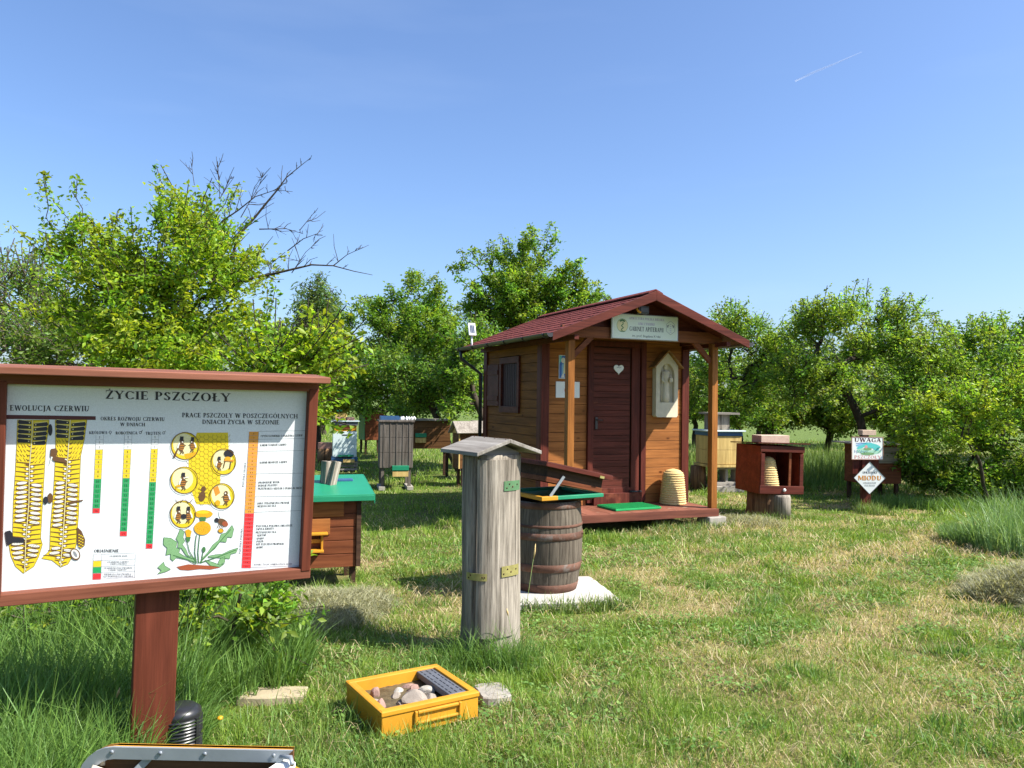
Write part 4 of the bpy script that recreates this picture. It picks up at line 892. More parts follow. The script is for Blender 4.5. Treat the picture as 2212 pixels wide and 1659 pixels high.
def curved_plate(a0,a1,z0,z1,mat,nm,holes,par,rr_=.1805):
    m=MB(); ns=10
    for k in range(ns):
        A,B_=a0+(a1-a0)*k/ns,a0+(a1-a0)*(k+1)/ns; f=lambda a:rr_+.010*math.sin(3*a+1)
        m.add([(f(a)*math.cos(a),f(a)*math.sin(a),z) for z in(z0,z1) for a in(A,B_)]+[((f(a)+.003)*math.cos(a),(f(a)+.003)*math.sin(a),z) for z in(z0,z1) for a in(A,B_)],[(4,5,7,6),(0,1,5,4),(2,6,7,3),(0,4,6,2),(1,3,7,5)])
    o=m.build(nm,M[mat],par)
    m=MB()
    for t,u in holes:
        a=a0+(a1-a0)*t; z=z0+(z1-z0)*u; r1=rr_+.010*math.sin(3*a+1); m.tube([(r1*math.cos(a),r1*math.sin(a),z),((r1+.005)*math.cos(a),(r1+.005)*math.sin(a),z)],.0045,8)
    m.build('screws',M['dark_wood'],o); return o
curved_plate(R(-62),R(-22),.955,1.01,'hinge_green','hinge',[(.15,.3),(.3,.7),(.5,.4),(.8,.6)],lg)
curved_plate(R(-65),R(-22),.475,.535,'brass','hinge',[(.1,.3),(.3,.7),(.5,.4),(.8,.6)],lg)
curved_plate(R(-131),R(-92),.46,.50,'brass','latch',[(.15,.3),(.25,.7),(.8,.5),(.9,.5)],lg)
ry=R(35)
for s in(-1,1):
    m=MB(); bw=.22; dz=.085*s
    for k in range(1): m.add([(0,-.20,1.225),(s*bw,-.20,1.155-.0),(s*bw,.20,1.155),(0,.20,1.225),(0,-.20,1.247),(s*bw*1.0,-.20,1.177),(s*bw,.20,1.177),(0,.20,1.247)],[(0,1,2,3),(4,7,6,5),(0,4,5,1),(3,2,6,7),(1,5,6,2),(0,3,7,4)])
    o=m.build('roof_board',M['grey_y'],lg,.003); o.rotation_euler=(0,0,ry); 
m=MB(); m.prism([(-.13,1.13),(.13,1.13),(.13,1.165),(0,1.215),(-.13,1.165)],-.10,.10); o=m.build('roof_block',M['grey_x'],lg); o.rotation_euler=(0,0,ry)
m=MB()
for s in(-1,1):
    for k in range(4): 
        m.tube([(s*.012,-.17+k*.11,1.243),(s*.012,-.17+k*.11,1.249)],.0025,6)
o=m.build('roof_nails',M['rust'],lg); o.rotation_euler=(0,0,ry)

# ---------------- barrel, slab, hive on top ----------------
u=Vector((-.98,-.196)).normalized(); srz=math.atan2(.196,.98)
sl_=(.27,5.82); m=MB(); m.box((0,0,0),(.96,.74,.09)); 
o=slab('white_slab',sl_,.93,.76,.045,srz,'stone_white','white stone slab on the grass carrying the old barrel',12)
bx,by=.272,5.90; bz=.045
br=empty('old_barrel',(bx,by,bz),R(10),'old grey wooden barrel with rusty hoops standing on the white slab','barrel')
def brad(z): t=z/.66; return .222+(.272-.222)*math.sin(math.pi*min(max(t*.93+.02,0),1))**.8 if t<.56 else .250+(.272-.250)*math.sin(math.pi*min(t*.93+.02,1))
ns=22
def stave(a,z): 
    p=(a/(2*math.pi)*ns)%1; e=min(p,1-p); return 1-.014*max(0,1-e/.07)
prof=[(brad(z),z) for z in [.66*k/24 for k in range(25)]]+[(.235,.66),(.232,.64),(.01,.64)]
m=MB(); m.lathe(prof,ns*14,fr=stave); m.build('staves',M['barrel'],br)
for z0,z1 in((.0,.062),(.155,.212),(.385,.437),(.475,.495),(.61,.652)):
    m=MB(); m.lathe([(brad(z0)+.001,z0),(brad(z0)+.0045,z0+.001),(brad((z0+z1)/2)+.0045,(z0+z1)/2),(brad(z1)+.0045,z1-.001),(brad(z1)+.001,z1)],64,cap=False); h=m.build('hoop',M['rust'],br)
    if z0==.385:
        m=MB(); a=R(-28)
        for k in range(2): m.tube([((brad(.42)+.003)*math.cos(a+k*.12),(brad(.42)+.003)*math.sin(a+k*.12),.418),((brad(.42)+.011)*math.cos(a+k*.12),(brad(.42)+.011)*math.sin(a+k*.12),.418)],.008,8)
        m.build('rivets',M['rust'],h)
# hive body on barrel
ha=math.atan2(.28,.466); hc=(.317,5.91); hz=.70
hv=empty('barrel_top_hive',(hc[0],hc[1],hz),ha,'small shallow hive with green rim and propped open brown lid on top of the barrel','hive')
def ring(mb,w,d,z0,z1,t,mi=0):
    for s in(-1,1): mb.box((0,s*(d/2-t/2),(z0+z1)/2),(w,t,z1-z0),mi); mb.box((s*(w/2-t/2),0,(z0+z1)/2),(t,d-2*t,z1-z0-.001),mi)
m=MB(); m.add([(sx*(.20 if z<0 else .25),sy*(.20 if z<0 else .25),z*.0+(.005 if z<0 else .035)) for z in(-1,1) for sx,sy in((-1,-1),(1,-1),(1,1),(-1,1))],[(0,1,5,4),(1,2,6,5),(2,3,7,6),(3,0,4,7),(0,3,2,1)]); m.build('body',M['dark_wood'],hv)
m=MB(); m.box((.02,-.262,.047),(.50,.034,.026)); m.box((.265,0,.046),(.032,.49,.025)); m.box((0,.262,.047),(.53,.034,.026)); m.build('green_rim',M['green'],hv,.003)
m=MB(); m.box((-.262,-.02,.047),(.034,.50,.0275)); m.box((-.21,-.262,.047),(.14,.037,.029)); m.build('yellow_rim',M['yellow'],hv,.003)
m=MB(); m.box((0,0,.036),(.49,.49,.004)); m.build('green_cover',M['green'],hv)
lid=MB(); 
LW,LD,LH=.50,.50,.125
ring(lid,LW,LD,0,LH,.02,0)
le=lid.build('lid_box',M['dark_wood'],hv,.002); 
def setlid(o): o.location=(.262,0,.062); o.rotation_euler=(0,R(12),0)
for v in le.data.vertices: v.co.x-=.25
setlid(le)
m=MB(); m.box((-.25,0,LH+.008),(.60,.60,.016)); m.box((-.25,-.299,LH-.004),(.60,.006,.03)); m.box((-.552,0,LH-.004),(.006,.60,.03)); m.box((.052,0,LH-.004),(.006,.60,.03)); o=m.build('lid_cap',M['maroon'],hv,.002); setlid(o)
m=MB(); m.box((-.25,-.254,.018),(.51,.008,.036)); m.box((-.504,0,.018),(.008,.51,.036)); o=m.build('lid_batten',M['redbrown'],hv,.002); setlid(o)
m=MB(); m.bar((-.20,-.268,.062),(-.085,-.272,.20),.004,.022); m.build('metal_stay',M['steel'],hv)
m=MB(); m.box((-.052,-.302,LH*.9),(.04,.008,.018)); o=m.build('cap_bracket',M['brass'],hv); setlid(o)

# ---------------- near hive with green roof ----------------
na=R(18)
def hive_box(mb,w,d,z0,z1,n,y=0,mi=0):
    """plank clad box"""
    p=(z1-z0)/n
    for k in range(n): mb.box((0,y,z0+p*(k+.5)),(w,d,p-.005),mi)
    mb.box((0,y,(z0+z1)/2),(w-.014,d-.014,z1-z0-.002),mi)
# front right corner at (-1.146,6.0)
p=rot2((-1.146,6.0),na,-.43,.26)
nh=empty('green_roofed_hive',(p[0],p[1],0),na,'brown plank hive with bright green sheet roof right behind the information board','hive')
m=MB(); hive_box(m,.86,.52,.155,.665,5); m.build('hive_body',M['redbrown'],nh,.003)
m=MB(); m.box((-.05,-.266,.60),(.70,.012,.115)); m.box((-.10,-.266,.47),(.60,.010,.12)); m.build('front_panel',M['orange_x'],nh,.002)
m=MB(); m.box((.415,-.268,.41),(.035,.016,.50)); m.build('corner_batten',M['dark_wood'],nh,.002)
for x in(-.38,.38):
    for y in(-.2,.2):
        m=MB(); m.box((x,y,.07),(.045,.045,.18)); m.build('leg',M['dark_wood'],nh)
m=MB(); m.add([(sx*.52,sy*.35+.02,.69+(.085 if sy>0 else 0)+h) for h in(0,.024) for sx,sy in((-1,-1),(1,-1),(1,1),(-1,1))],[(0,3,2,1),(4,5,6,7),(0,1,5,4),(1,2,6,5),(2,3,7,6),(3,0,4,7)]); m.box((0,-.334,.685),(1.045,.008,.04)); m.box((.524,.02,.72),(.008,.71,.07),rot=(R(7),0,0)); m.build('roof_sheet',M['green'],nh,.003)
m=MB(); m.box((.05,-.31,.30),(.20,.10,.015)); m.box((.06,-.30,.425),(.24,.085,.014)); m.box((.14,-.29,.36),(.015,.05,.12)); m.box((-.04,-.29,.36),(.015,.05,.12)); m.box((.05,-.272,.365),(.17,.012,.03)); m.build('landing_porch',M['yellow'],nh,.002)
def block(name,loc,d,rz,mat,label,cat='block',rx=0,ry=0,bev=.004):
    m=MB(); m.box((0,0,d[2]/2),d); o=m.build(name,M[mat],None,bev,loc=loc); o.rotation_euler=(rx,ry,rz); tag(o,label,cat); return o
q=rot2(p,na,.22,.03)
block('wooden_block',(q[0],q[1],.742),(.055,.09,.20),na+.5,'grey_z','weathered wooden block leaning upright on the green hive roof','wooden block',ry=R(14))
block('wooden_wedge',(q[0]-.05,q[1]+.03,.747),(.045,.09,.19),na+.4,'grey_z','darker wooden wedge standing behind the block on the green roof','wooden block',ry=R(4))
q=rot2(p,na,.33,.14); block('dark_wedge',(q[0],q[1],.765),(.16,.06,.022),na,'trim_blue','flat dark blue grey piece lying on the back of the green roof','piece of wood')
FOOT.append((p[0],p[1],.40,.24,na))

# ---------------- display hive with skep on stump ----------------
ra=R(12); rc=rot2((3.11,9.75),ra,.30,.33)
rd=empty('red_display_box',(rc[0],rc[1],.30),ra,'red brown open fronted display box with a skep inside standing on a stump','display box',ry=R(1.5))
w,dp,h=.60,.62,.60
for sx in(-1,1):
    m=MB(); m.box((sx*(w/2-.012),0,h/2+(.0)),(.024,dp,h)); 
    m.build('side_panel',M['display_red'],rd,.003)
m=MB(); m.box((0,dp/2-.01,h/2),(w-.05,.02,h)); m.build('back_panel',M['display_red'],rd)
m=MB(); m.box((0,0,.012),(w-.05,dp,.024)); m.build('floor_board',M['display_red'],rd)
m=MB(); m.box((0,-dp/2-.006,.055),(w+.01,.024,.10)); m.box((0,-dp/2-.006,h-.035),(w+.01,.024,.075)); m.box((-w/2+.03,-dp/2-.005,h/2),(.05,.022,h-.19)); m.box((w/2-.03,-dp/2-.005,h/2),(.05,.022,h-.19)); m.build('front_frame',M['maroon'],rd,.003)
m=MB(); m.box((.13,-dp/2+.03,h/2+.02),(.03,.02,h-.15)); m.build('inner_slat',M['redbrown'],rd)
m=MB(); m.add([(sx*.36,sy*.36,.605+(.05 if sx>0 else 0)*0+(.03 if sy<0 else .0)+hh2) for hh2 in(0,.014) for sx,sy in((-1,-1),(1,-1),(1,1),(-1,1))],[(0,3,2,1),(4,5,6,7),(0,1,5,4),(1,2,6,5),(2,3,7,6),(3,0,4,7)]); m.build('roof_sheet',M['maroon'],rd)
m=MB(); m.lathe([(.001,0),(.02,.002),(.022,.012),(.012,.022),(.001,.024)],16); o=m.build('knob',M['white'],rd,loc=(.03,-dp/2-.018,.055)); o.rotation_euler=(R(90),0,0)
def L3(c,a,x,y,z): q=rot2(c,a,x,y); return (q[0],q[1],z)
skep('skep',L3(rc,ra,-.09,-.14,.325),.44,.145,.09,'tall pale skep standing inside the red display box')
block('sand_block',L3(rc,ra,.02,-.02,.925),(.40,.24,.105),ra,'brick_pale','large pale brick block lying on top of the red display box','block')
st=empty('stump',(3.30,10.07,-.02),0,'sawn wooden stump with reddish split side carrying the red display box','stump')
m=MB(); m.lathe([(.26,0),(.235,.1),(.225,.33)],36,fr=lambda a,z:1+.06*math.sin(3*a)+.04*math.sin(7*a+1)+.02*math.sin(17*a)); m.build('stump_wood',M['stump'],st)
st=empty('grey_log_piece',(3.42,9.86,-.02),0,'grey cracked round log piece leaning against the stump of the display box','log')
m=MB(); m.lathe([(.115,0),(.11,.28),(.10,.31)],24,fr=lambda a,z:1+.05*math.sin(2*a)+.02*math.sin(13*a)); m.build('log_wood',M['grey_z'],st)
FOOT+= [(3.30,10.07,.2,.2,0),(3.42,9.86,.09,.09,0)]

# ---------------- warning signs ----------------
ws=empty('warning_sign',(4.86,10.66,0),R(6),'brown board with white rectangular sign about bees and a swirling blue green picture','sign')
m=MB(); m.box((0,.04,.40),(.13,.05,.84)); m.box((0,.05,.66),(.38,.03,.34)); m.build('post',M['maroon_v'],ws,.003)
m=MB(); m.box((0,.0,.845),(.455,.012,.31)); m.build('sign_plate',M['white'],ws,.004)
m=MB()
for z in(.693,.997): m.box((0,-.0065,z),(.455,.006,.008))
for x in(-.224,.224): m.box((x,-.0065,.845),(.007,.006,.296))
m.build('sign_edge',M['brick'],ws)
d=Draw(panel_map((0,-.0062,.845),(1,0,0),(0,0,1),(0,-1,0)))
d.text('UWAGA',(-.19,.085),(.195,.085),.055,'maroon',sgn=1); d.text('PSZCZOŁY',(-.19,-.14),(.195,-.14),.042,'pink',sgn=1); d.build('lettering',ws)
d=Draw(panel_map((0,-.0062,.845),(1,0,0),(0,0,1),(0,-1,0)))
for cx,cy,rx,ry_,c,l,a in((-.05,.05,.12,.025,'skyblue',1,8),(.06,.035,.13,.035,'teal',2,-10),(-.09,.02,.07,.02,'teal',3,20),(.0,-.01,.06,.02,'leafpale',4,0),(-.02,.02,.022,.022,'pink',5,0),(-.07,-.035,.09,.035,'mint',1,0),(.1,-.05,.1,.03,'mint',1,5),(.12,0,.05,.03,'teal',3,-25),(.0,-.075,.1,.02,'leafpale',2,0)): d.ell(cx,cy,rx,ry_,c,l,18,a)
for k in range(12): d.line([(-.19+k*.016,-.06+.012*math.sin(k*2)),(-.18+k*.016,-.035+.012*math.cos(k*3))],.005,'black' if k%2 else 'blue',6)
d.line([(-.17,.06),(-.1,.075),(0,.06)],.008,'blue',6,.003); d.build('swirl_picture',ws)
block('pink_block',(4.90,10.76,1.02),(.20,.12,.07),R(6),'brick_pale','small pinkish block lying above the bee warning sign','block')
dm=empty('diamond_sign',(4.866,10.60,.225),R(3),'white diamond shaped sign advertising honey in orange letters','sign')
m=MB(); s=.222; m.prism([(0,0),(s,s),(0,2*s),(-s,s)],0,.01); m.build('sign_plate',M['white'],dm,.003)
m=MB(); 
for a,b in(((0,0),(s,s)),((s,s),(0,2*s)),((0,2*s),(-s,s)),((-s,s),(0,0))): m.bar((a[0],-.001,a[1]),(b[0],-.001,b[1]),.006,.007)
m.build('sign_edge',M['gutter'],dm)
d=Draw(panel_map((0,-.0005,s),(1,0,0),(0,0,1),(0,-1,0)))
d.text('MIODU',(-.16,-.03),(.165,-.03),.06,'orange',4,sgn=1); d.text('MIODU',(-.163,-.033),(.162,-.033),.06,'amber',2,sgn=1); d.text('SPRZEDAŻ',(-.10,.06),(.105,.06),.026,'black',sgn=1); d.text('I PRODUKTÓW',(-.09,-.08),(.09,-.08),.022,'grey',sgn=1); d.text('PSZCZELICH',(-.07,-.115),(.07,-.115),.022,'grey',sgn=1); d.build('lettering',dm)

# ---------------- further hives ----------------
def hive(name,loc,rz,label,w,dp,z0,z1,mat,n=4,roof=None,rt=.03,rover=.04,leg=None,legmat='dark_wood',porch=None,group='hives of the apiary',face=None,rslope=0):
    e=empty(name,(loc[0],loc[1],0),rz,label,'hive',group)
    m=MB(); hive_box(m,w,dp,z0,z1,n); m.build('hive_body',M[mat],e,.003)
    if face: m=MB(); m.box((-w/2-.006,0,(z0+z1)/2),(.012,dp,z1-z0-.02)); m.build('side_cladding',M[face],e)
    if roof:
        a=w/2+rover; b=dp/2+rover
        m=MB(); m.add([(sx*a,sy*b,z1+.003+(rslope if sy>0 else 0)+h) for h in(0,rt) for sx,sy in((-1,-1),(1,-1),(1,1),(-1,1))],[(0,3,2,1),(4,5,6,7),(0,1,5,4),(1,2,6,5),(2,3,7,6),(3,0,4,7)]); m.build('roof',M[roof],e,.003)
    if leg:
        for sx in(-1,1):
            for sy in(-1,1): m=MB(); m.box((sx*(w/2-leg),sy*(dp/2-leg),z0/2-.01),(leg,leg,z0+.02)); m.build('leg',M[legmat],e)
    if porch:
        px,pz,pw,c1,c2=porch; m=MB(); m.box((px,-dp/2-.05,pz),(pw,.10,.07)); m.build('porch_roof',M[c1],e,.003); m=MB(); m.box((px,-dp/2-.045,pz-.09),(pw*.95,.09,.09)); m.build('landing_board',M[c2],e,.003)
    FOOT.append((loc[0],loc[1],w*.42,dp*.42,rz)); return e
# white stack
e=hive('white_stacked_hive',(-3.33,15.6),R(14),'white two storey hive with orange upper box and blue grey lid on a crate',.46,.46,.27,.775,'hive_white',2,None)
m=MB(); m.box((0,0,.835),(.44,.44,.115)); m.build('orange_super',M['yellow'],e,.003)
m=MB(); m.box((0,-.223,.84),(.24,.01,.05)); m.box((0,-.229,.835),(.07,.01,.03),); m.build('handle',M['redbrown'],e)
m=MB(); m.box((0,0,.93),(.50,.50,.07)); m.build('blue_rim',M['slate'],e); m=MB(); m.box((0,0,.975),(.55,.55,.02)); m.build('lid',M['hive_white'],e,.003)
m=MB(); m.box((.0,-.252,.93),(.05,.012,.06)); m.box((0,-.234,.705),(.10,.006,.018)); m.build('clips',M['black'],e)
m=MB(); m.box((.02,-.27,.30),(.30,.08,.03)); m.build('entrance_porch',M['green'],e); m=MB(); m.box((0,0,.225),(.50,.50,.07)); m.build('base_board',M['trim_blue'],e)
m=MB()
for z in(.03,.10,.165): m.box((0,-.22,z),(.52,.03,.045)); m.box((.22,0,z),(.03,.41,.045)); m.box((-.22,0,z),(.03,.41,.045))
m.build('crate_stand',M['grey_x'],e)
m=MB(); m.box((.08,-.28,.20),(.22,.03,.06)); m.build('yellow_block',M['yellow_wood'],e)
for k,(x,lb) in enumerate(((-.09,'left brick of the pair on the white hive lid'),(.10,'right brick of the pair on the white hive lid'))): block('brick',L3((-3.33,15.6),R(14),x,-.05,.985),(.14,.22,.065),R(10)+k*.2,'brick',lb,'brick')
hive('green_lidded_hive',(-4.80,22.),R(8),'pale yellow hive with green lid far behind the white hive',.30,.36,.35,1.03,'yellow_wood',3,'green',.06,.02,.04)
e=hive('brown_hive_green_lid',(-3.62,20.3),R(28),'dark brown hive with green trimmed left edge beyond the grey hive',.55,.5,.35,1.05,'redbrown',4,'maroon',.04,.03,.05,face='green')
e=hive('grey_plank_hive',(-1.87,12.6),R(13),'tall weathered grey plank hive with green and yellow entrance porch',.52,.52,.34,1.06,'grey_shaded',3,'grey_shaded',.03,.02,.05,'grey_shaded',porch=(.06,.345,.26,'green','yellow_wood'))
m=MB()
for x in(-.2,-.1,0,.1,.2): m.box((x,-.264,.70),(.015,.008,.68))
m.build('battens',M['grey_shaded'],e)
for k in(-1,1): block('concrete_pad',L3((-1.87,12.6),R(13),k*.22,-.05,-.01),(.10,.5,.06),R(13),'concrete','concrete foot under the %s side of the grey plank hive'%('left' if k<0 else 'right'),'concrete foot')
def trayitem():
    e=empty('dark_tray',L3((-1.87,12.6),R(13),-.10,0,1.095),R(13),'dark blue tray on the roof of the grey plank hive','tray')
    m=MB(); ring(m,.30,.28,0,.06,.02); m.box((0,0,.005),(.26,.24,.01)); m.build('tray_box',M['trim_blue'],e)
trayitem()
for k in range(6): stone('white_stone',L3((-1.87,12.6),R(13),.08+.045*k,(-.08,.02,-.05,.04,-.03,.03)[k],1.09),(.05,.05,.075),k,'white stone lying in a row on the grey plank hive roof',30+k,'white','stone','white stones on the grey hive')
hive('long_brown_hive',(-1.60,14.6),R(12),'long dark brown plank hive with green and yellow entrance in tree shade',.86,.5,.52,1.03,'brown_wood',4,'grey_x',.03,.04,.05,porch=(-.12,.77,.20,'green','yellow_wood'))
# gabled hive beside the hut
e=empty('gabled_hive',(-.66,13.05,0),R(-62),'small hive with pale gable roof partly hidden behind the hut corner','hive','hives of the apiary')
m=MB(); hive_box(m,.24,.56,.30,.90,4); m.build('hive_body',M['brown_wood'],e)
m=MB(); m.prism([(-.14,.88),(.14,.88),(0,1.04)],-.29,-.27); m.build('gable_end',M['yellow_wood'],e)
for s in(-1,1): m=MB(); m.bar((0,0,1.07),(s*.19,0,.88),.70,.02); m.build('roof_board',M['grey_x'],e)
m=MB(); m.box((-.125,-.283,.6),(.02,.02,.6)); m.box((.125,-.283,.6),(.02,.02,.6)); m.build('corner_batten',M['yellow_wood'],e)
for x in(-.08,.08):
    for y in(-.2,.2): m=MB(); m.box((x,y,.15),(.04,.04,.3)); m.build('leg',M['dark_wood'],e)
hive('shaded_long_hive',(-.20,14.2),R(12),'dark hive with greenish flat roof directly behind the hut wall',.9,.5,.35,1.0,'brown_wood',4,'grey_x',.05,.05,.05)
hive('yellow_roof_hive',(-3.05,10.9),R(14),'yellow hive just peeking out beside the right edge of the board',.42,.42,.35,.80,'yellow_wood',3,'yellow',.03,.04,.05)
block('orange_brick',(-4.12,17.3,.30),(.30,.2,.14),R(10),'brick','orange brick on a dark stump left of the white hive','brick')
m=MB(); m.lathe([(.17,-.02),(.16,.31)],20,c=(-4.12,17.3,0)); tag(m.build('dark_stump',M['stump']),'dark short stump carrying an orange brick in the far grass','stump')
# yellow hive behind the porch
e=hive('yellow_blue_rimmed_hive',(3.42,12.9),R(14),'pale yellow hive with blue rim and whitish lid behind the right porch post',.56,.5,.44,.90,'yellow_wood',2,None)
m=MB(); m.box((0,0,.935),(.585,.525,.066)); m.build('blue_rim',M['trim_blue'],e,.002); m=MB(); m.box((0,0,.98),(.66,.60,.022)); m.build('lid',M['hive_white'],e,.003); m=MB(); m.box((0,0,.415),(.60,.55,.04)); m.build('base_board',M['yellow_wood'],e)
m=MB(); m.box((-.02,.02,1.12),(.30,.30,.25)); m.build('grey_upper_box',M['grey_z'],e,.003); m=MB(); m.box((.02,.02,1.262),(.50,.46,.03)); m.build('grey_roof',M['grey_x'],e)
cb=empty('cinder_block',(3.50,12.85,0),R(14),'grey hollow block standing under the yellow hive','cinder block'); m=MB()
for x in(-.2,0,.2): m.box((x,0,.26),(.05,.2,.24))
m.box((0,0,.37),(.45,.2,.04)); m.box((0,0,.12),(.45,.2,.05)); m.build('block_body',M['concrete'],cb,.006)
block('stand_stone',(3.5,12.8,-.02),(.5,.4,.11),R(10),'concrete','flat grey stone under the hollow block','stone slab')
e=empty('leaning_stand_trunk',(3.12,13.0,0),0,'dark tree stump supporting the left end of the yellow hive','stump'); m=MB(); m.lathe([(.14,-.02),(.12,.39)],18,fr=lambda a,z:1+.06*math.sin(5*a)); m.build('stump_wood',M['stump'],e)
# hive behind the signs
e=hive('shaded_flat_roof_hive',(5.55,12.0),R(8),'dark red brown hive with flat thin roof in shade behind the warning signs',.62,.5,.25,.84,'redbrown',4,'grey_x',.02,.14,.05)
block('shade_board',L3((5.55,12.0),R(8),.08,-.262,.56),(.42,.012,.24),R(8),'grey_x','grey tan board fixed across the upper front of the shaded hive','board')
# ---------------- trees ----------------
def tree(name,label,basexy,blobs,ntwig,nleaf,lsize,cols,seed,tr=.06,trunk=None,group=None,cat='tree',spread=.16,bare=None,cut=.42,bark='bark',droop=0.,minz=.15,twigr=.004,nscale=2.2,lw=.5,shoots=1,shl=.34):
    rg=np.random.default_rng(seed); rr=random.Random(seed)
    bl=[(np.array(W(px,py,Y)),max(rx/FPX*Y-.45*shl,.55*rx/FPX*Y),max(rz/FPX*Y-.5*shl,.5*rz/FPX*Y),dr) for px,py,Y,rx,rz,dr in blobs]
    vol=np.array([rx*rz*dr for _,rx,rz,dr in bl])**.85; vol/=vol.sum()
    P=[]
    while len(P)<ntwig:
        k=rg.choice(len(bl),p=vol); c,rx,rz,dr=bl[k]; v=rg.normal(size=3); v/=np.linalg.norm(v); r=rg.uniform(0,1)**.42
        p=c+v*r*np.array([rx,dr,rz])
        if p[2]<minz: continue
        nv=float(fbm(np.array([p[0]*nscale+p[1]*1.3]),np.array([p[2]*nscale+p[1]*.7]),seed,2)[0])
        if nv<cut: continue
        P.append(p)
    P=np.array(P); base=np.array([basexy[0],basexy[1],-.05])
    cen=np.average([b[0] for b in bl],axis=0,weights=vol)
    tk=[base]+([np.array(W(*q)) for q in trunk] if trunk else [base+(cen-base)*t+np.array([rr.uniform(-.08,.08),0,0]) for t in(.25,.5,.75,.95)])
    # subdivide trunk
    nodes=[];par=[]
    def addnode(p,q): nodes.append(p); par.append(q); return len(nodes)-1
    prev=addnode(tk[0],-1)
    for a,b in zip(tk,tk[1:]):
        for t in np.linspace(0,1,5)[1:]: prev=addnode(a+(b-a)*t+rg.normal(size=3)*.008*np.linalg.norm(b-a),prev)
    ntk=len(nodes); order=np.argsort(np.linalg.norm(P-tk[-1]*.5-tk[len(tk)//2]*.5,axis=1)); chains=[list(range(ntk))]; leafpaths=[]; shootpaths=[]
    for i in order:
        p=P[i]; N=np.array(nodes); d=p-N; D=np.linalg.norm(d,axis=1); cost=D*(1+.7*np.clip(-d[:,2]/(D+1e-6),0,1)); cost[:3]+=2
        j=int(np.argmin(cost)); a=N[j]; L=D[j]; m=max(2,min(6,int(L/.15)+1)); q=j; ch=[j]; bow=np.array([rg.normal()*.10,rg.normal()*.10,.10-droop*.4])*L
        for t in np.linspace(0,1,m+1)[1:]:
            pt=a+(p-a)*t+bow*math.sin(math.pi*t)+rg.normal(size=3)*.012*L; q=addnode(pt,q); ch.append(q)
        chains.append(ch); leafpaths.append((a,p,bow))
        for _ in range(shoots):
            o_=p-cen; o_=o_/(np.linalg.norm(o_)+1e-6); dv=o_*.55+np.array([0,0,.55-droop*3])+rg.normal(size=3)*.45; dv/=np.linalg.norm(dv); sl=shl*rg.uniform(.5,1.3); b0=len(nodes)-1-rg.integers(0,2); pa=nodes[b0]; m1=addnode(pa+dv*sl*.5+rg.normal(size=3)*.03*sl,b0); m2=addnode(pa+dv*sl+np.array([0,0,.08*sl]),m1); chains.append([b0,m1,m2]); shootpaths.append((pa,pa+dv*sl,np.zeros(3)))
    nmain=len(leafpaths); leafpaths=leafpaths+shootpaths; cnt=np.zeros(len(nodes)); 
    tips=set(c[-1] for c in chains[1:])
    for t in tips: cnt[t]+=1
    for i in range(len(nodes)-1,0,-1): cnt[par[i]]+=cnt[i] if cnt[i]>0 else 0
    tot=max(cnt[0],1); rad=np.maximum(twigr,tr*(np.maximum(cnt,1)/tot)**.5)
    e=empty(name,tuple(base+np.array([0,0,.05])),0,label,cat,group)
    off=base+np.array([0,0,.05]); m=MB()
    for ch in chains:
        pts=[Vector(nodes[k]-off) for k in ch]; rs=[float(rad[k]) for k in ch]
        if ch is not chains[0]: rs[0]=min(rs[0],rs[1]*1.25)
        m.tube(pts,rs,8 if rs[0]>.02 else 4,cap=False)
    if bare:
        for path,r0,sub in bare:
            pts=[Vector(W(*q))-Vector(off) for q in path]; n=len(pts)
            m.tube(pts,[max(.0022,.78*r0*(1-.88*k/(n-1))) for k in range(n)],6,cap=False)
            for s in range(sub):
                k=rr.randrange(n-1); t=rr.random(); p=pts[k].lerp(pts[k+1],t); d=(pts[k+1]-pts[k]).normalized(); L=rr.uniform(.08,.34)*(1.05-.8*(k+t)/(n-1)); dv=(d*.7+Vector((rr.uniform(-1,1),rr.uniform(-.6,.6),rr.uniform(-.7,1)))*.9).normalized()
                q1=p+dv*L*.5+Vector((0,0,rr.uniform(-.02,.03))); q2=q1+(dv+Vector((rr.uniform(-.4,.4),0,rr.uniform(-.3,.5)))).normalized()*L*.5
                m.tube([p,q1,q2],[.004,.003,.002],4,cap=False)
                for _ in range(2): b=p.lerp(q1,rr.random()); m.tube([b,b+(dv+Vector((rr.uniform(-.8,.8),rr.uniform(-.5,.5),rr.uniform(-.5,.8)))).normalized()*L*.35],[.0025,.0015],3,cap=False)
    m.build('trunk',M[bark],e,flat=True)
    if nleaf:
        k=np.where((rg.uniform(0,1,nleaf)<.6)&(len(leafpaths)>nmain),rg.integers(min(nmain,len(leafpaths)-1),len(leafpaths),nleaf),rg.integers(0,nmain,nleaf)); A=np.array([l[0] for l in leafpaths])[k]; B=np.array([l[1] for l in leafpaths])[k]; Wb=np.array([l[2] for l in leafpaths])[k]
        t=rg.uniform(.2,1.04,nleaf)[:,None]; g=rg.normal(size=(nleaf,3))*spread*np.array([.5,.5,.42])*np.where(k>=nmain,.36,.75)[:,None]; pos=A+(B-A)*t+Wb*np.sin(np.pi*np.clip(t,0,1))+g
        if droop: pos[:,2]-=rg.uniform(0,droop,nleaf)
        pos[:,2]=np.maximum(pos[:,2],.03)
        S=lsize*rg.uniform(.6,1.35,nleaf)[:,None]
        # leaf axis and normal
        ax=rg.normal(size=(nleaf,3)); ax[:,2]=ax[:,2]*.6-.15-droop*1.5; ax/=np.linalg.norm(ax,axis=1)[:,None]
        nn=rg.normal(size=(nleaf,3))*.75; nn[:,2]+=.75; nn-=ax*(nn*ax).sum(1)[:,None]; nn/=np.linalg.norm(nn,axis=1)[:,None]
        sd=np.cross(ax,nn); co=np.zeros((nleaf,5,3)); wv=lw*.5
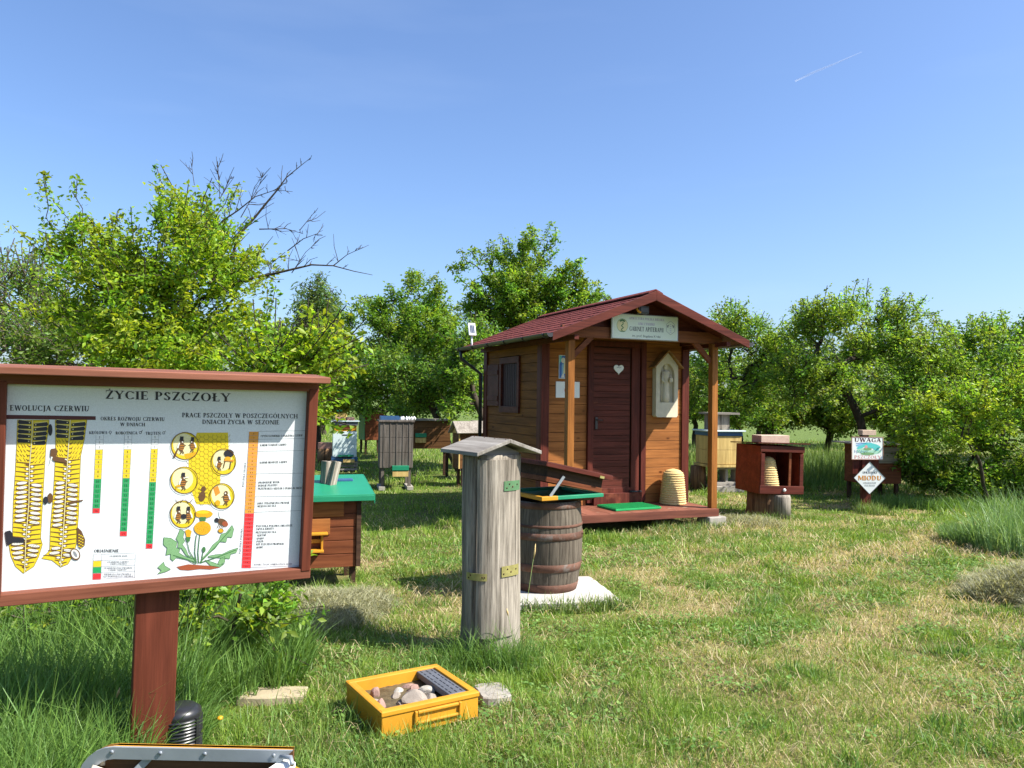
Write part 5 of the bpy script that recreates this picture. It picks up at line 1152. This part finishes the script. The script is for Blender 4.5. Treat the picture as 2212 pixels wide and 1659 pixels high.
        co[:,0]=pos; co[:,1]=pos+ax*S*.45+sd*S*wv+nn*S*.10; co[:,2]=pos+ax*S-nn*S*.10; co[:,3]=pos+ax*S*.45-sd*S*wv+nn*S*.10; co[:,4]=pos+ax*S*.5
        cols_=np.array(cols)*np.array((1.30,1.36,1.0)); w=rg.dirichlet(np.ones(len(cols_))*.6,nleaf); cl=(w@cols_)*rg.uniform(.75,1.25,(nleaf,1))
        # branch scale variety
        tv=rg.uniform(.75,1.25,(len(leafpaths),1)); yv=rg.uniform(-.2,.35,len(leafpaths)); cl=cl*tv[k]; cl[:,0]*=1+yv[k]
        f=(np.arange(nleaf)[:,None]*5+np.array([0,1,4,1,2,4,0,4,3,4,2,3])).ravel()
        mesh_np('crown',co.reshape(-1,3)-off,f,3,np.repeat(cl,5,0),M['leaf'],e)
    return e
YG=[(.17,.26,.02),(.11,.20,.02),(.26,.33,.03),(.07,.14,.02)]
MG=[(.10,.19,.03),(.06,.13,.022),(.15,.24,.035)]
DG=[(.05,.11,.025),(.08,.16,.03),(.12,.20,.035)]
RG_=[(.10,.19,.03),(.15,.25,.04),(.06,.12,.022),(.20,.29,.045)]
OL=[(.12,.17,.045),(.09,.13,.035),(.15,.20,.05)]
# big plum tree left
bare=[([(440,745,7.6),(475,690,7.6),(507,640,7.5),(520,600,7.5),(550,560,7.5),(590,510,7.5)],.022,0),
 ([(452,509,7.5),(482,476,7.5),(515,454,7.5),(551,425,7.5),(596,410,7.5),(632,414,7.5)],.013,16),
 ([(500,560,7.4),(515,509,7.4),(551,469,7.4),(581,432,7.4),(596,414,7.4),(618,384,7.4),(647,360,7.4),(666,345,7.4)],.020,18),
 ([(470,640,7.3),(511,612,7.3),(551,599,7.3),(588,592,7.3),(643,579,7.3),(673,572,7.3),(720,574,7.3),(765,586,7.3),(805,594,7.3)],.022,12),
 ([(720,574,7.3),(750,550,7.3),(783,535,7.3)],.007,5),([(560,495,7.6),(618,494,7.6),(655,505,7.6)],.008,8),([(647,498,7.6),(677,461,7.6)],.005,3),
 ([(621,542,7.5),(655,516,7.5),(684,505,7.5),(697,508,7.5)],.007,6),([(630,590,7.5),(660,545,7.5),(690,518,7.5)],.006,6),
 ([(475,430,7.5),(472,380,7.5),(470,348,7.5)],.005,5),([(420,400,7.5),(413,352,7.5)],.004,3),([(475,430,7.6),(500,380,7.6)],.005,5),([(520,470,7.6),(560,400,7.6),(570,372,7.6)],.006,8)]
tree('plum_tree','big bright yellow green leafy tree behind the information board with bare branches reaching right',(-3.25,7.6),
 [(410,500,7.5,100,100,.6),(260,600,7.4,130,110,.7),(130,540,7.4,95,80,.45),(470,600,7.3,140,110,.7),(340,720,7.3,180,110,.9),(330,800,7.3,170,50,.7),(320,640,7.5,100,85,.6),(215,500,7.4,80,60,.4),(545,690,7.2,80,75,.5),(190,690,7.4,90,80,.6),(430,780,7.0,200,60,.8),(585,785,7.0,65,50,.5),(105,430,7.5,22,40,.2),(165,415,7.5,22,35,.2),(235,440,7.5,24,40,.2),(45,480,7.5,20,36,.2),(350,430,7.5,50,45,.3),(480,440,7.5,50,40,.3)],
 600,38000,.052,YG,11,.055,trunk=[(375,900,7.6),(378,800,7.6),(370,730,7.5),(352,650,7.5),(385,560,7.5)],bare=bare,spread=.17,cut=.30,shl=.3,nscale=3.4)
tree('leafy_shrub','yellow green leafy shrub right above the top right corner of the information board',(-1.95,5.1),[(560,800,5.1,130,45,.4),(670,790,5.2,50,60,.3),(640,860,5.3,60,60,.3),(470,830,5.0,90,40,.3)],120,5200,.055,YG,13,.02,cat='shrub',spread=.15,cut=.36)
tree('twiggy_tree','sparse grey twiggy tree at the left edge of the picture',(-6.9,10.6),[(60,620,10.5,90,90,.8),(-30,640,10.5,90,110,.8),(130,690,10.5,90,90,.8),(50,730,10.2,140,70,.8),(-80,560,10.5,60,60,.5)],560,9000,.055,OL+MG,17,.07,bark='bark_grey',cut=.38,spread=.2,twigr=.006,cat='tree')
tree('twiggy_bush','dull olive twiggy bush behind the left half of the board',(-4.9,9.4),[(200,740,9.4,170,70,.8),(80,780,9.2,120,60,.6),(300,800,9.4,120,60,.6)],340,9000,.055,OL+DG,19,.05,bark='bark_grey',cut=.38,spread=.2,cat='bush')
# under the board
tree('young_sapling','young leafy sapling with thin dark stem below the right end of the board',(-1.44,4.1),[(500,1320,4.0,85,70,.25),(540,1295,4.0,60,50,.2),(560,1270,4.05,45,35,.2),(430,1350,4.0,50,60,.2),(470,1260,4.1,70,30,.2),(560,1330,4.0,35,35,.15)],85,2300,.048,MG+[(.2,.27,.03)],23,.014,trunk=[(500,1400,4.05),(508,1330,4.05),(520,1280,4.05)],cat='sapling',spread=.10,cut=.3,twigr=.0022)
tree('low_shrub','low leafy shrub with yellow tips under the left half of the board',(-2.35,4.3),[(230,1280,4.1,100,45,.3),(100,1330,4.1,60,70,.3),(300,1320,4.1,40,50,.2),(30,1290,4.1,60,40,.3)],55,800,.05,MG+YG,29,.014,cat='shrub',spread=.12,cut=.3,bark='bark_grey',twigr=.003)
# far and middle trees
tree('willow_tree','tall drooping olive green tree with smooth outline beyond the left tree',(-7.3,30.),[(690,690,29,60,105,1.6),(675,655,29,45,70,1.4),(705,790,29,65,90,1.8),(640,760,29,70,90,1.8)],420,24000,.17,[(.075,.13,.045),(.10,.16,.05),(.06,.10,.035)],31,.22,spread=.5,droop=.35,cut=.2,nscale=.5,lw=.28,twigr=.012)
tree('yellow_green_tree','yellow green tree standing in front of the drooping olive tree',(-5.0,20.),[(690,790,20,55,90,1.),(720,860,19.5,60,60,1.),(660,850,20,50,70,1.)],260,13000,.10,[(.18,.22,.03),(.13,.17,.028),(.21,.24,.04)],37,.1,spread=.3,cut=.25,nscale=1,lw=.4,twigr=.008)
tree('round_tree','rounded mid green tree left of the hut above the long hives',(-2.6,19.),[(880,700,19,95,85,1.2),(800,680,19,40,55,.7),(765,740,19.5,45,80,.8),(850,790,18.5,110,90,1.4),(960,740,18.5,60,90,1.),(905,615,19,32,28,.5),(940,640,19,30,40,.5),(790,840,18,50,60,.9)],420,36000,.085,MG+[(.14,.22,.03)],41,.15,spread=.32,cut=.33,nscale=1.2,twigr=.008)
tree('tall_tree','tall dark limbed tree with bright crown rising behind the hut roof',(.35,16.2),[(1110,580,16,95,70,.9),(1020,600,16,60,55,.8),(1200,600,16,80,75,.9),(1260,660,16,50,50,.8),(1080,660,16,100,80,1.),(1180,680,16,105,75,1.),(1120,630,16,90,60,.9),(1060,770,15.5,80,70,1.),(1020,535,16,18,26,.3),(1150,515,16,30,20,.4),(1190,530,16,22,18,.3)],460,38000,.075,MG+[(.17,.25,.03)],43,.17,trunk=[(1150,860,16.2),(1145,760,16.2),(1120,680,16.2),(1110,610,16.2)],spread=.22,cut=.30,nscale=1.4,twigr=.008)
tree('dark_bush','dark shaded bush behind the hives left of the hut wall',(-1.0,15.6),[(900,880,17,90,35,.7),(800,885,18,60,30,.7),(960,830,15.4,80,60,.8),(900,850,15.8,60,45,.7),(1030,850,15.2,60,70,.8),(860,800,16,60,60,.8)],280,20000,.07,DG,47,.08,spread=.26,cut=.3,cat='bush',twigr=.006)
tree('bush_beyond_shutter','green bush between the hives and the left hut wall',(-.2,13.9),[(1000,800,13.8,55,80,.6),(1030,740,14,40,60,.5),(985,880,13.6,40,30,.5)],170,7000,.07,MG,53,.06,spread=.22,cut=.3,cat='bush',twigr=.005)
tree('slender_tree','slim green tree with dark stem right of the hut porch',(3.95,15.),[(1590,720,14.8,70,55,.8),(1540,800,14.8,60,60,.8),(1650,790,14.8,70,70,.8),(1600,850,14.6,80,60,.8),(1500,850,14.8,50,60,.6),(1680,760,14.6,55,70,.6),(1560,900,14.8,60,40,.7),(1650,890,14.8,60,40,.7),(1594,655,14.8,8,18,.1)],320,24000,.06,RG_,59,.06,trunk=[(1600,950,14.6),(1588,860,14.6),(1575,780,14.7),(1590,710,14.7)],spread=.24,cut=.36,twigr=.006)
tree('leaning_tree','leaning tree with dark slanting trunk and open crown behind the bee sign',(6.25,13.4),[(1790,690,13.2,85,55,.8),(1850,660,13.2,60,38,.6),(1745,720,13.2,50,60,.6),(1930,690,13.4,60,55,.7),(1960,650,13.4,25,30,.3),(1720,800,13.2,70,60,.7),(1790,830,13.0,70,60,.7),(1880,760,13.3,70,50,.7),(1720,860,13.2,60,50,.6),(1930,880,13.6,60,80,.7),(1960,960,13.2,50,60,.6)],340,25000,.056,RG_,61,.075,trunk=[(1868,950,13.2),(1856,900,13.2),(1830,850,13.2),(1785,800,13.2),(1762,750,13.2)],spread=.22,cut=.38,twigr=.006)
tree('dense_bush','dense dark bush filling the right side with sunlit outer branches',(7.9,12.6),[(2040,800,12.4,120,90,1.1),(1965,770,12.8,60,80,.8),(2180,790,12.4,130,110,1.2),(2090,720,12.6,90,55,.8),(2210,730,12.6,70,70,.8),(1970,860,12.2,90,80,.9),(2080,930,11.9,120,70,.9),(2200,930,11.7,110,80,.9),(2330,820,12.2,110,140,1.3),(2200,1010,11.8,120,60,.8),(2060,1030,12.0,110,50,.7),(1990,1010,12.3,70,60,.6),(2160,1050,11.6,100,35,.6)],600,52000,.058,RG_,67,.07,spread=.23,cut=.36,twigr=.006,cat='bush')
tree('sunlit_bush','low sunlit bush hanging forward at the right above the dark shade',(6.9,11.2),[(2010,900,10.9,75,40,.5),(2100,880,10.9,80,50,.5),(2180,850,10.9,60,60,.5),(1975,950,10.9,45,35,.4),(2050,960,10.9,60,30,.4)],210,11000,.056,[(.16,.25,.03),(.11,.19,.025),(.2,.28,.04)],71,.025,spread=.17,cut=.36,cat='bush')
tree('undergrowth_shrub','low dark undergrowth closing the shade at the foot of the right bushes',(7.1,11.9),[(1960,1010,11.9,70,45,.4),(2060,1040,11.8,80,40,.4),(2160,1050,11.7,80,45,.4),(2230,1040,11.8,60,50,.4),(1900,1030,12.3,40,30,.3)],230,11000,.06,DG,73,.02,spread=.16,cut=.25,cat='shrub',minz=.05,shl=.2)  # leaf palette kept dark to paint the shade under the bushes
for k,(px,Y,w_,h_) in enumerate(((1640,24,150,45),(1790,27,130,42),(1930,25,140,45),(1500,26,120,45),(2110,22,160,70),(150,26,180,60),(450,24,180,60),(2300,20,150,90),(1660,18,80,38),(1790,17.5,75,36),(1930,17,80,40))):
    lb=['low green field bush seen through the gap right of the porch post','pale field bush beyond the leaning trunk','field bush showing left of the dense dark bush','field bush directly behind the porch opening','tall field bush behind the dense dark bush','background bush behind the twiggy tree','background bush behind the plum tree trunk','background bush at the far right edge','low dense bush behind the red display box','low dense bush left of the bee warning sign','low dense bush right behind the bee warning sign'][k]
    c=W(px,885,Y); yy=870 if Y>19 else 885; h_=h_ if Y>19 else 62; tree('field_bush',lb,(c.x,Y),[(px,yy,Y,w_*.6,h_,1.5),(px-w_*.45,880,Y,w_*.4,h_*.8,1.2),(px+w_*.45,880,Y,w_*.4,h_*.85,1.2)],150 if Y>19 else 240,8000 if Y>19 else 15000,.13 if Y>19 else .085,MG+OL,80+k,.08,group='bushes beyond the field edge',spread=.4 if Y>19 else .28,cut=.2,cat='bush',nscale=.8,twigr=.01)
for k,(x,Y,h) in enumerate(((-42,95,9),(-30,110,11),(-14,105,9),(0,115,10),(14,100,8),(27,110,10),(40,96,9),(52,105,11),(64,98,9))):
    rx=9*FPX/Y; hp=h/2*FPX/Y; px=1106+x/Y*FPX; py=862-(h/2)/Y*FPX
    tree('distant_tree','distant tree on the horizon, %s of the far row'%(['leftmost','second from the left','third from the left','fourth from the left','middle','fourth from the right','third from the right','second from the right','rightmost'][k]),(x,Y),[(px,py,Y,rx,hp*1.1,4),(px+rx*.5,py+hp*.3,Y,rx*.7,hp*.7,4)],120,4500,.6,[(.09,.14,.05),(.12,.17,.06)],120+k,.3,group='distant tree row',spread=1.8,cut=.1,nscale=.2,twigr=.04)

# ---------------- grass ----------------
rgx=np.random.default_rng(99)
def scatter(y0,y1,n,xlim=None,seed=0,edge=.72):
    n=int(n*1.38)
    rg=np.random.default_rng(1000+seed); y=np.sqrt(rg.uniform(y0*y0,y1*y1,n)); x=rg.uniform(-.80,1.18,n)*y+np.where(rg.uniform(0,1,n)<.5,0,.0)
    if xlim: k=(x>xlim[0])&(x<xlim[1]); x,y=x[k],y[k]
    k=clear(x,y); return x[k],y[k],rg
def gcol(d,rg,n):
    s=rg.uniform(0,1,n); dry=s<d*.52+.07
    g=rg.dirichlet((.7,.7,.7),n)@np.array([(.08,.17,.02),(.17,.29,.035),(.28,.37,.06)]); t=rg.dirichlet((1,1,1),n)@np.array([(.52,.44,.22),(.40,.32,.15),(.60,.51,.29)])
    return np.where(dry[:,None],t,g)*rg.uniform(.75,1.25,(n,1)),dry
FOOT+= [(H[0]+.9*math.cos(HA)*0-.27*0+rot2((0,0),HA,0,1.2)[0],H[1]+rot2((0,0),HA,0,1.2)[1],.98,1.28,HA)]
for k,(y0,y1,n,hh2,ww) in enumerate(((2.0,3.2,60000,.045,.0028),(3.2,4.6,80000,.045,.0034),(4.6,6.6,85000,.045,.0045),(6.6,9.5,80000,.045,.0065),(9.5,14,60000,.05,.010),(14,30,50000,.08,.02))):
    x,y,rg=scatter(y0,y1,n,seed=k); d=dryness(x,y); c,dry=gcol(d,rg,len(x)); cl=fbm(x*2.2,y*2.2,55,3); tuft=np.clip((fbm(x*4.3,y*4.3,56,2)-.5)*5,0,1)*np.clip((fbm(x*1.1,y*1.1,57,2)-.35)*4,.1,1)
    L=rg.uniform(.5,1.3,len(x))*hh2*(.65+1.9*tuft)*np.where(dry,.8,1.15); lean=np.where(dry,rg.uniform(.75,1.15,len(x)),rg.uniform(.15,.95,len(x)))
    hh3=L; o=blades('mown_grass',x,y,hh3,ww*rg.uniform(.6,1.3,len(x)),lean,c,200+k)
    tag(o,['short mown grass blades in the nearest strip of the meadow','short mown grass around the yellow box','mown grass around the log hive and barrel','mown grass in front of the hut','mown grass beside the hut and under the signs','grass of the far meadow behind the hives'][k],'grass',kind='stuff')
def tallgrass(name,label,pts,n,h,w,seed,cols,lean=(.1,.9)):
    rg=np.random.default_rng(seed); k=rg.integers(0,len(pts),n); P=np.array([p[:4] for p in pts]); a=rg.uniform(0,2*np.pi,n); r=np.sqrt(rg.uniform(0,1,n))
    x=P[k,0]+np.cos(a)*r*P[k,2]; y=P[k,1]+np.sin(a)*r*P[k,3]; hf=np.array([p[4] for p in pts])[k]; kk=clear(x,y); x,y,hf=x[kk],y[kk],hf[kk]; n=len(x)
    c=(rg.dirichlet(np.ones(len(cols)),n)@np.array(cols))*rg.uniform(.7,1.3,(n,1)); L=h*hf*rg.uniform(.45,1.15,n)*(.75+.5*fbm(x*2.5,y*2.5,seed,2))
    o=blades(name,x,y,L,w*rg.uniform(.6,1.4,n),rg.uniform(*lean,n),c,seed+1); tag(o,label,'grass',kind='stuff'); return o
TG=[(.07,.16,.03),(.13,.25,.04),(.20,.31,.06),(.11,.21,.06)]
L_=[]
for x,y,rx,ry_,hf in ((-1.95,3.5,.55,.6,1),(-2.6,4.2,.7,.7,1.1),(-1.55,3.1,.3,.45,.7),(-2.3,2.9,.7,.4,.95),(-3.6,4.8,.9,.8,1.2),(-1.75,4.4,.4,.5,.8),(-2.9,5.3,.9,.6,1.2),(-1.4,3.1,.15,.4,.4),(-1.6,2.5,.35,.3,.7),(-1.35,4.1,.3,.4,.55)): L_.append((x,y,rx,ry_,hf))
tallgrass('tall_grass','tall uncut green grass under and behind the left side of the board',L_,42000,.52,.0055,301,TG)
tallgrass('tall_grass','longer grass tufts around the foot of the log hive',[(lx,ly-.1,.30,.22,1),(lx+.15,ly-.2,.25,.2,.8),(lx-.2,ly-.25,.25,.2,.8),(.35,4.2,.35,.25,.35),(-.12,4.3,.2,.1,1.5)],2600,.17,.004,303,TG,(.2,.95))
tallgrass('tall_grass','knee high bluish green grass clump at the right edge',[(5.4,7.9,.7,.6,1),(6.1,8.4,.8,.8,1.2),(5.6,7.2,.4,.3,.6),(4.9,8.3,.3,.3,.5)],10500,.50,.008,305,[(.10,.21,.05),(.17,.29,.09),(.26,.36,.16)])
tallgrass('tall_grass','tall pale field grass between the red display box and the sign',[(5.4,14.5,1.0,.9,1),(4.6,13.6,.5,.6,.7),(6.4,15.5,1.2,1,1.1),(4.3,16.5,1.5,1.2,1)],7000,.6,.012,307,[(.16,.25,.06),(.22,.30,.10),(.12,.2,.05)],(.05,.5))
tallgrass('grass_tufts','darker green clumps scattered over the mown meadow',[(q.uniform(-.6,4.2)*(yy/6),yy,q.uniform(.06,.22),q.uniform(.05,.16),q.uniform(.6,1.3)) for q in [random.Random(7)] for yy in [q.uniform(2.5,9.5) for _ in range(70)]],9000,.085,.005,317,TG)
tallgrass('grass_tufts','loose grass growing along the hut deck and white slab',[(1.3,8.6,.9,.12,.7),(2.2,9.0,.3,.15,1),(1.9,8.75,.3,.12,.9),(.7,5.5,.2,.08,1),(.3,5.4,.4,.06,1),(2.0,8.3,.3,.2,.7),(4.85,10.5,.2,.2,1.5),(3.35,9.8,.5,.15,1)],3200,.13,.006,309,TG+[(.4,.33,.17)])
tallgrass('tall_grass','long grass at the edge of the dark shade below the right bushes',[(7.2,11.0,1.6,.4,1),(5.6,11.2,.7,.4,.8),(8.5,10.4,1.2,.5,1.2),(6.2,13.5,2.,.8,1.2),(3.5,13.6,.7,.5,1)],9000,.24,.009,311,TG)
tallgrass('tall_grass','medium long grass in the lower middle foreground left of the yellow box',[(-.9,3.2,.4,.5,1),(-.5,3.0,.4,.3,.8),(.35,3.3,.5,.5,.7),(-.7,4.2,.4,.4,.7),(.1,2.8,.5,.3,.8),(-1.0,2.6,.3,.3,1.),(-.9,4.9,.4,.3,.5)],11000,.13,.0042,313,TG+[(.24,.28,.08)])
def weeds(name,label,n,seed):
    rg=np.random.default_rng(seed); y=np.sqrt(rg.uniform(4.4,64,n)); x=rg.uniform(-.55,.72,n)*y; k=clear(x,y)&(fbm(x*2.1,y*2.1,seed,3)>.5)&(dryness(x,y)<.75); x,y=x[k],y[k]; n=len(x)
    S=rg.uniform(.010,.028,n)[:,None]; a=rg.uniform(0,2*np.pi,n); ax=np.stack([np.cos(a),np.sin(a),rg.uniform(-.2,.6,n)],-1); sd=np.stack([-np.sin(a),np.cos(a),rg.uniform(-.4,.4,n)],-1); pos=np.stack([x,y,gh(x,y)+rg.uniform(.012,.05,n)],-1)
    co=np.zeros((n,4,3)); co[:,0]=pos; co[:,1]=pos+ax*S*.5+sd*S*.42; co[:,2]=pos+ax*S; co[:,3]=pos+ax*S*.5-sd*S*.42
    c=(rg.dirichlet((1,1,1),n)@np.array([(.07,.16,.03),(.13,.25,.05),(.22,.33,.08)]))*rg.uniform(.8,1.25,(n,1))
    f=(np.arange(n)[:,None]*4+np.array([0,1,2,3])).ravel(); return tag(mesh_np(name,co.reshape(-1,3),f,4,np.repeat(c,4,0),M['grassm']),label,'weeds',kind='stuff')
weeds('clover_and_weeds','small round leaved weeds and clover low in the mown grass',60000,411)
_rg=np.random.default_rng(421); _y=np.sqrt(_rg.uniform(4.4,90,26000)); _x=_rg.uniform(-.45,.72,26000)*_y; _k=clear(_x,_y)&(_rg.uniform(0,1,26000)<(.12+.75*dryness(_x,_y))); _x,_y=_x[_k],_y[_k]; _n=len(_x)
tag(blades('cut_straw',_x,_y,_rg.uniform(.04,.12,_n),.0016+_y*.0006,_rg.uniform(.98,1.17,_n),(_rg.dirichlet((1,1,1),_n)@np.array([(.58,.50,.30),(.42,.35,.19),(.30,.23,.11)]))*_rg.uniform(.8,1.2,(_n,1)),423,z0=gh(_x,_y)+_rg.uniform(.004,.03,_n),droop=1),'loose pale cut straw lying over the mown grass','straw',kind='stuff')
def hay(name,c,rx,ry_,h,n,seed,label):
    rg=np.random.default_rng(seed); a=rg.uniform(0,2*np.pi,n); r=np.sqrt(rg.uniform(0,1,n)); wob=1+.18*np.sin(3*a+seed)+.1*np.sin(7*a); x=c[0]+np.cos(a)*r*rx*wob; y=c[1]+np.sin(a)*r*ry_*wob
    z=gh(x,y)+h*(1-r**1.6)*(.55+.95*fbm(x*5,y*5,seed,3))*rg.uniform(.6,1,n)**.4
    cc=(rg.dirichlet((1,1,1),n)@np.array([(.33,.33,.20),(.48,.45,.28),(.20,.22,.12)]))*rg.uniform(.6,1.3,(n,1))
    return tag(blades(name,x,y,rg.uniform(.05,.16,n),rg.uniform(.003,.0065,n),rg.uniform(.75,1.17,n),cc,seed+1,z0=z,droop=1),label,'hay',kind='stuff')
hay('hay_heap',(-1.22,5.25),.45,.42,.10,9000,401,'low heap of dried cut grass behind the sapling')
hay('hay_heap',(4.25,5.75),.80,.62,.28,20000,403,'grey green heap of dried cut grass at the right edge')
hay('loose_hay',(2.7,9.3),.6,.25,.04,2500,407,'straw coloured dry grass near the porch corner and stump')
# mound under the right heap so that it has body
def mound(c,rx,ry_,h,name,label):
    m=MB(); n=28; prof=[(1-.0,-.02),(.9,h*.25),(.7,h*.6),(.4,h*.85),(.1,h*.93)]
    m.lathe(prof,n,fr=lambda a,z:1+.08*math.sin(3*a+z*20)); m.v=[(x*rx,y*ry_,z) for x,y,z in m.v]; o=m.build(name,M['hay_core'],None,loc=(c[0],c[1],0)); tag(o,label,'hay')
M['hay_core']=paint('dry_hay_core',(.19,.17,.09),.3,30,.95,.1,1.0)
mound((4.25,5.75),.66,.50,.22,'hay_core','dense core of the dried grass heap at the right edge'); mound((-1.22,5.25),.38,.34,.06,'hay_core','dense core of the dried grass heap behind the sapling')
# seed stalks and small flowers
def stalk(x,y,h,lab,seed,head=(.34,.28,.12)):
    e=empty('grass_stalk',(x,y,0),0,lab,'grass stalk'); rr=random.Random(seed); lx_=rr.uniform(-.08,.1)
    m=MB(); m.tube([(0,0,0),(lx_*.4,0,h*.5),(lx_,.01,h)],[.0022,.0018,.0012],5); m.build('stem',M['grass_stem'],e)
    m=MB(); m.tube([(lx_*.97,.01,h*.96),(lx_*1.05,.01,h*1.03),(lx_*1.1,.01,h*1.09)],[.003,.0055,.001],6); m.build('seed_head',M['straw'],e)
M['grass_stem']=paint('green_stem',(.16,.22,.06),.2,10,.6,.3)
for k,(px,py,h,lab) in enumerate(((1122,1425,.62,'tall seed stalk leaning right between the log hive and barrel'),(1118,1440,.30,'shorter seed stalk close to the log hive'),(195,1640,.30,'brown plantain spike standing in grass left of the board post'))):
    d=W(px,py,4.2 if k<2 else 3.0); stalk(d.x,d.y,h,lab,k)
fl=empty('dandelion_flower',(W(475,1565,3.3).x,3.3,0),0,'small yellow flower in the grass right of the ribbed housing','flower')
m=MB(); m.tube([(0,0,0),(.005,0,.09)],.0018,5); m.build('stem',M['grass_stem'],fl)
m=MB(); m.lathe([(.002,.088),(.013,.092),(.015,.098),(.008,.104),(.001,.105)],14); m.build('petals',ink('gold',(.72,.42,.02)),fl)
# contrail: a thin real trail high in the sky
ct=MB(); a=W(1718,175,9000.) ; b=W(1862,112,9000.)
bpy.data.objects['Camera'].data.clip_end=20000
m=MB(); m.tube([a,a.lerp(b,.25)+Vector((0,0,8)),a.lerp(b,.6),b],[10,13,9,2],8); cm,t,bb=_pm('contrail_vapour',1,0); 
tb=t.nodes.new('ShaderNodeBsdfTransparent'); mx=t.nodes.new('ShaderNodeMixShader'); mx.inputs[0].default_value=.12; bb.inputs['Base Color'].default_value=(.9,.9,.9,1)
t.links.new(tb.outputs[0],mx.inputs[1]); t.links.new(bb.outputs[0],mx.inputs[2]); t.links.new(mx.outputs[0],t.nodes['Material Output'].inputs[0])
o=m.build('contrail',cm); tag(o,'faint thin white aircraft trail high in the blue sky','contrail')
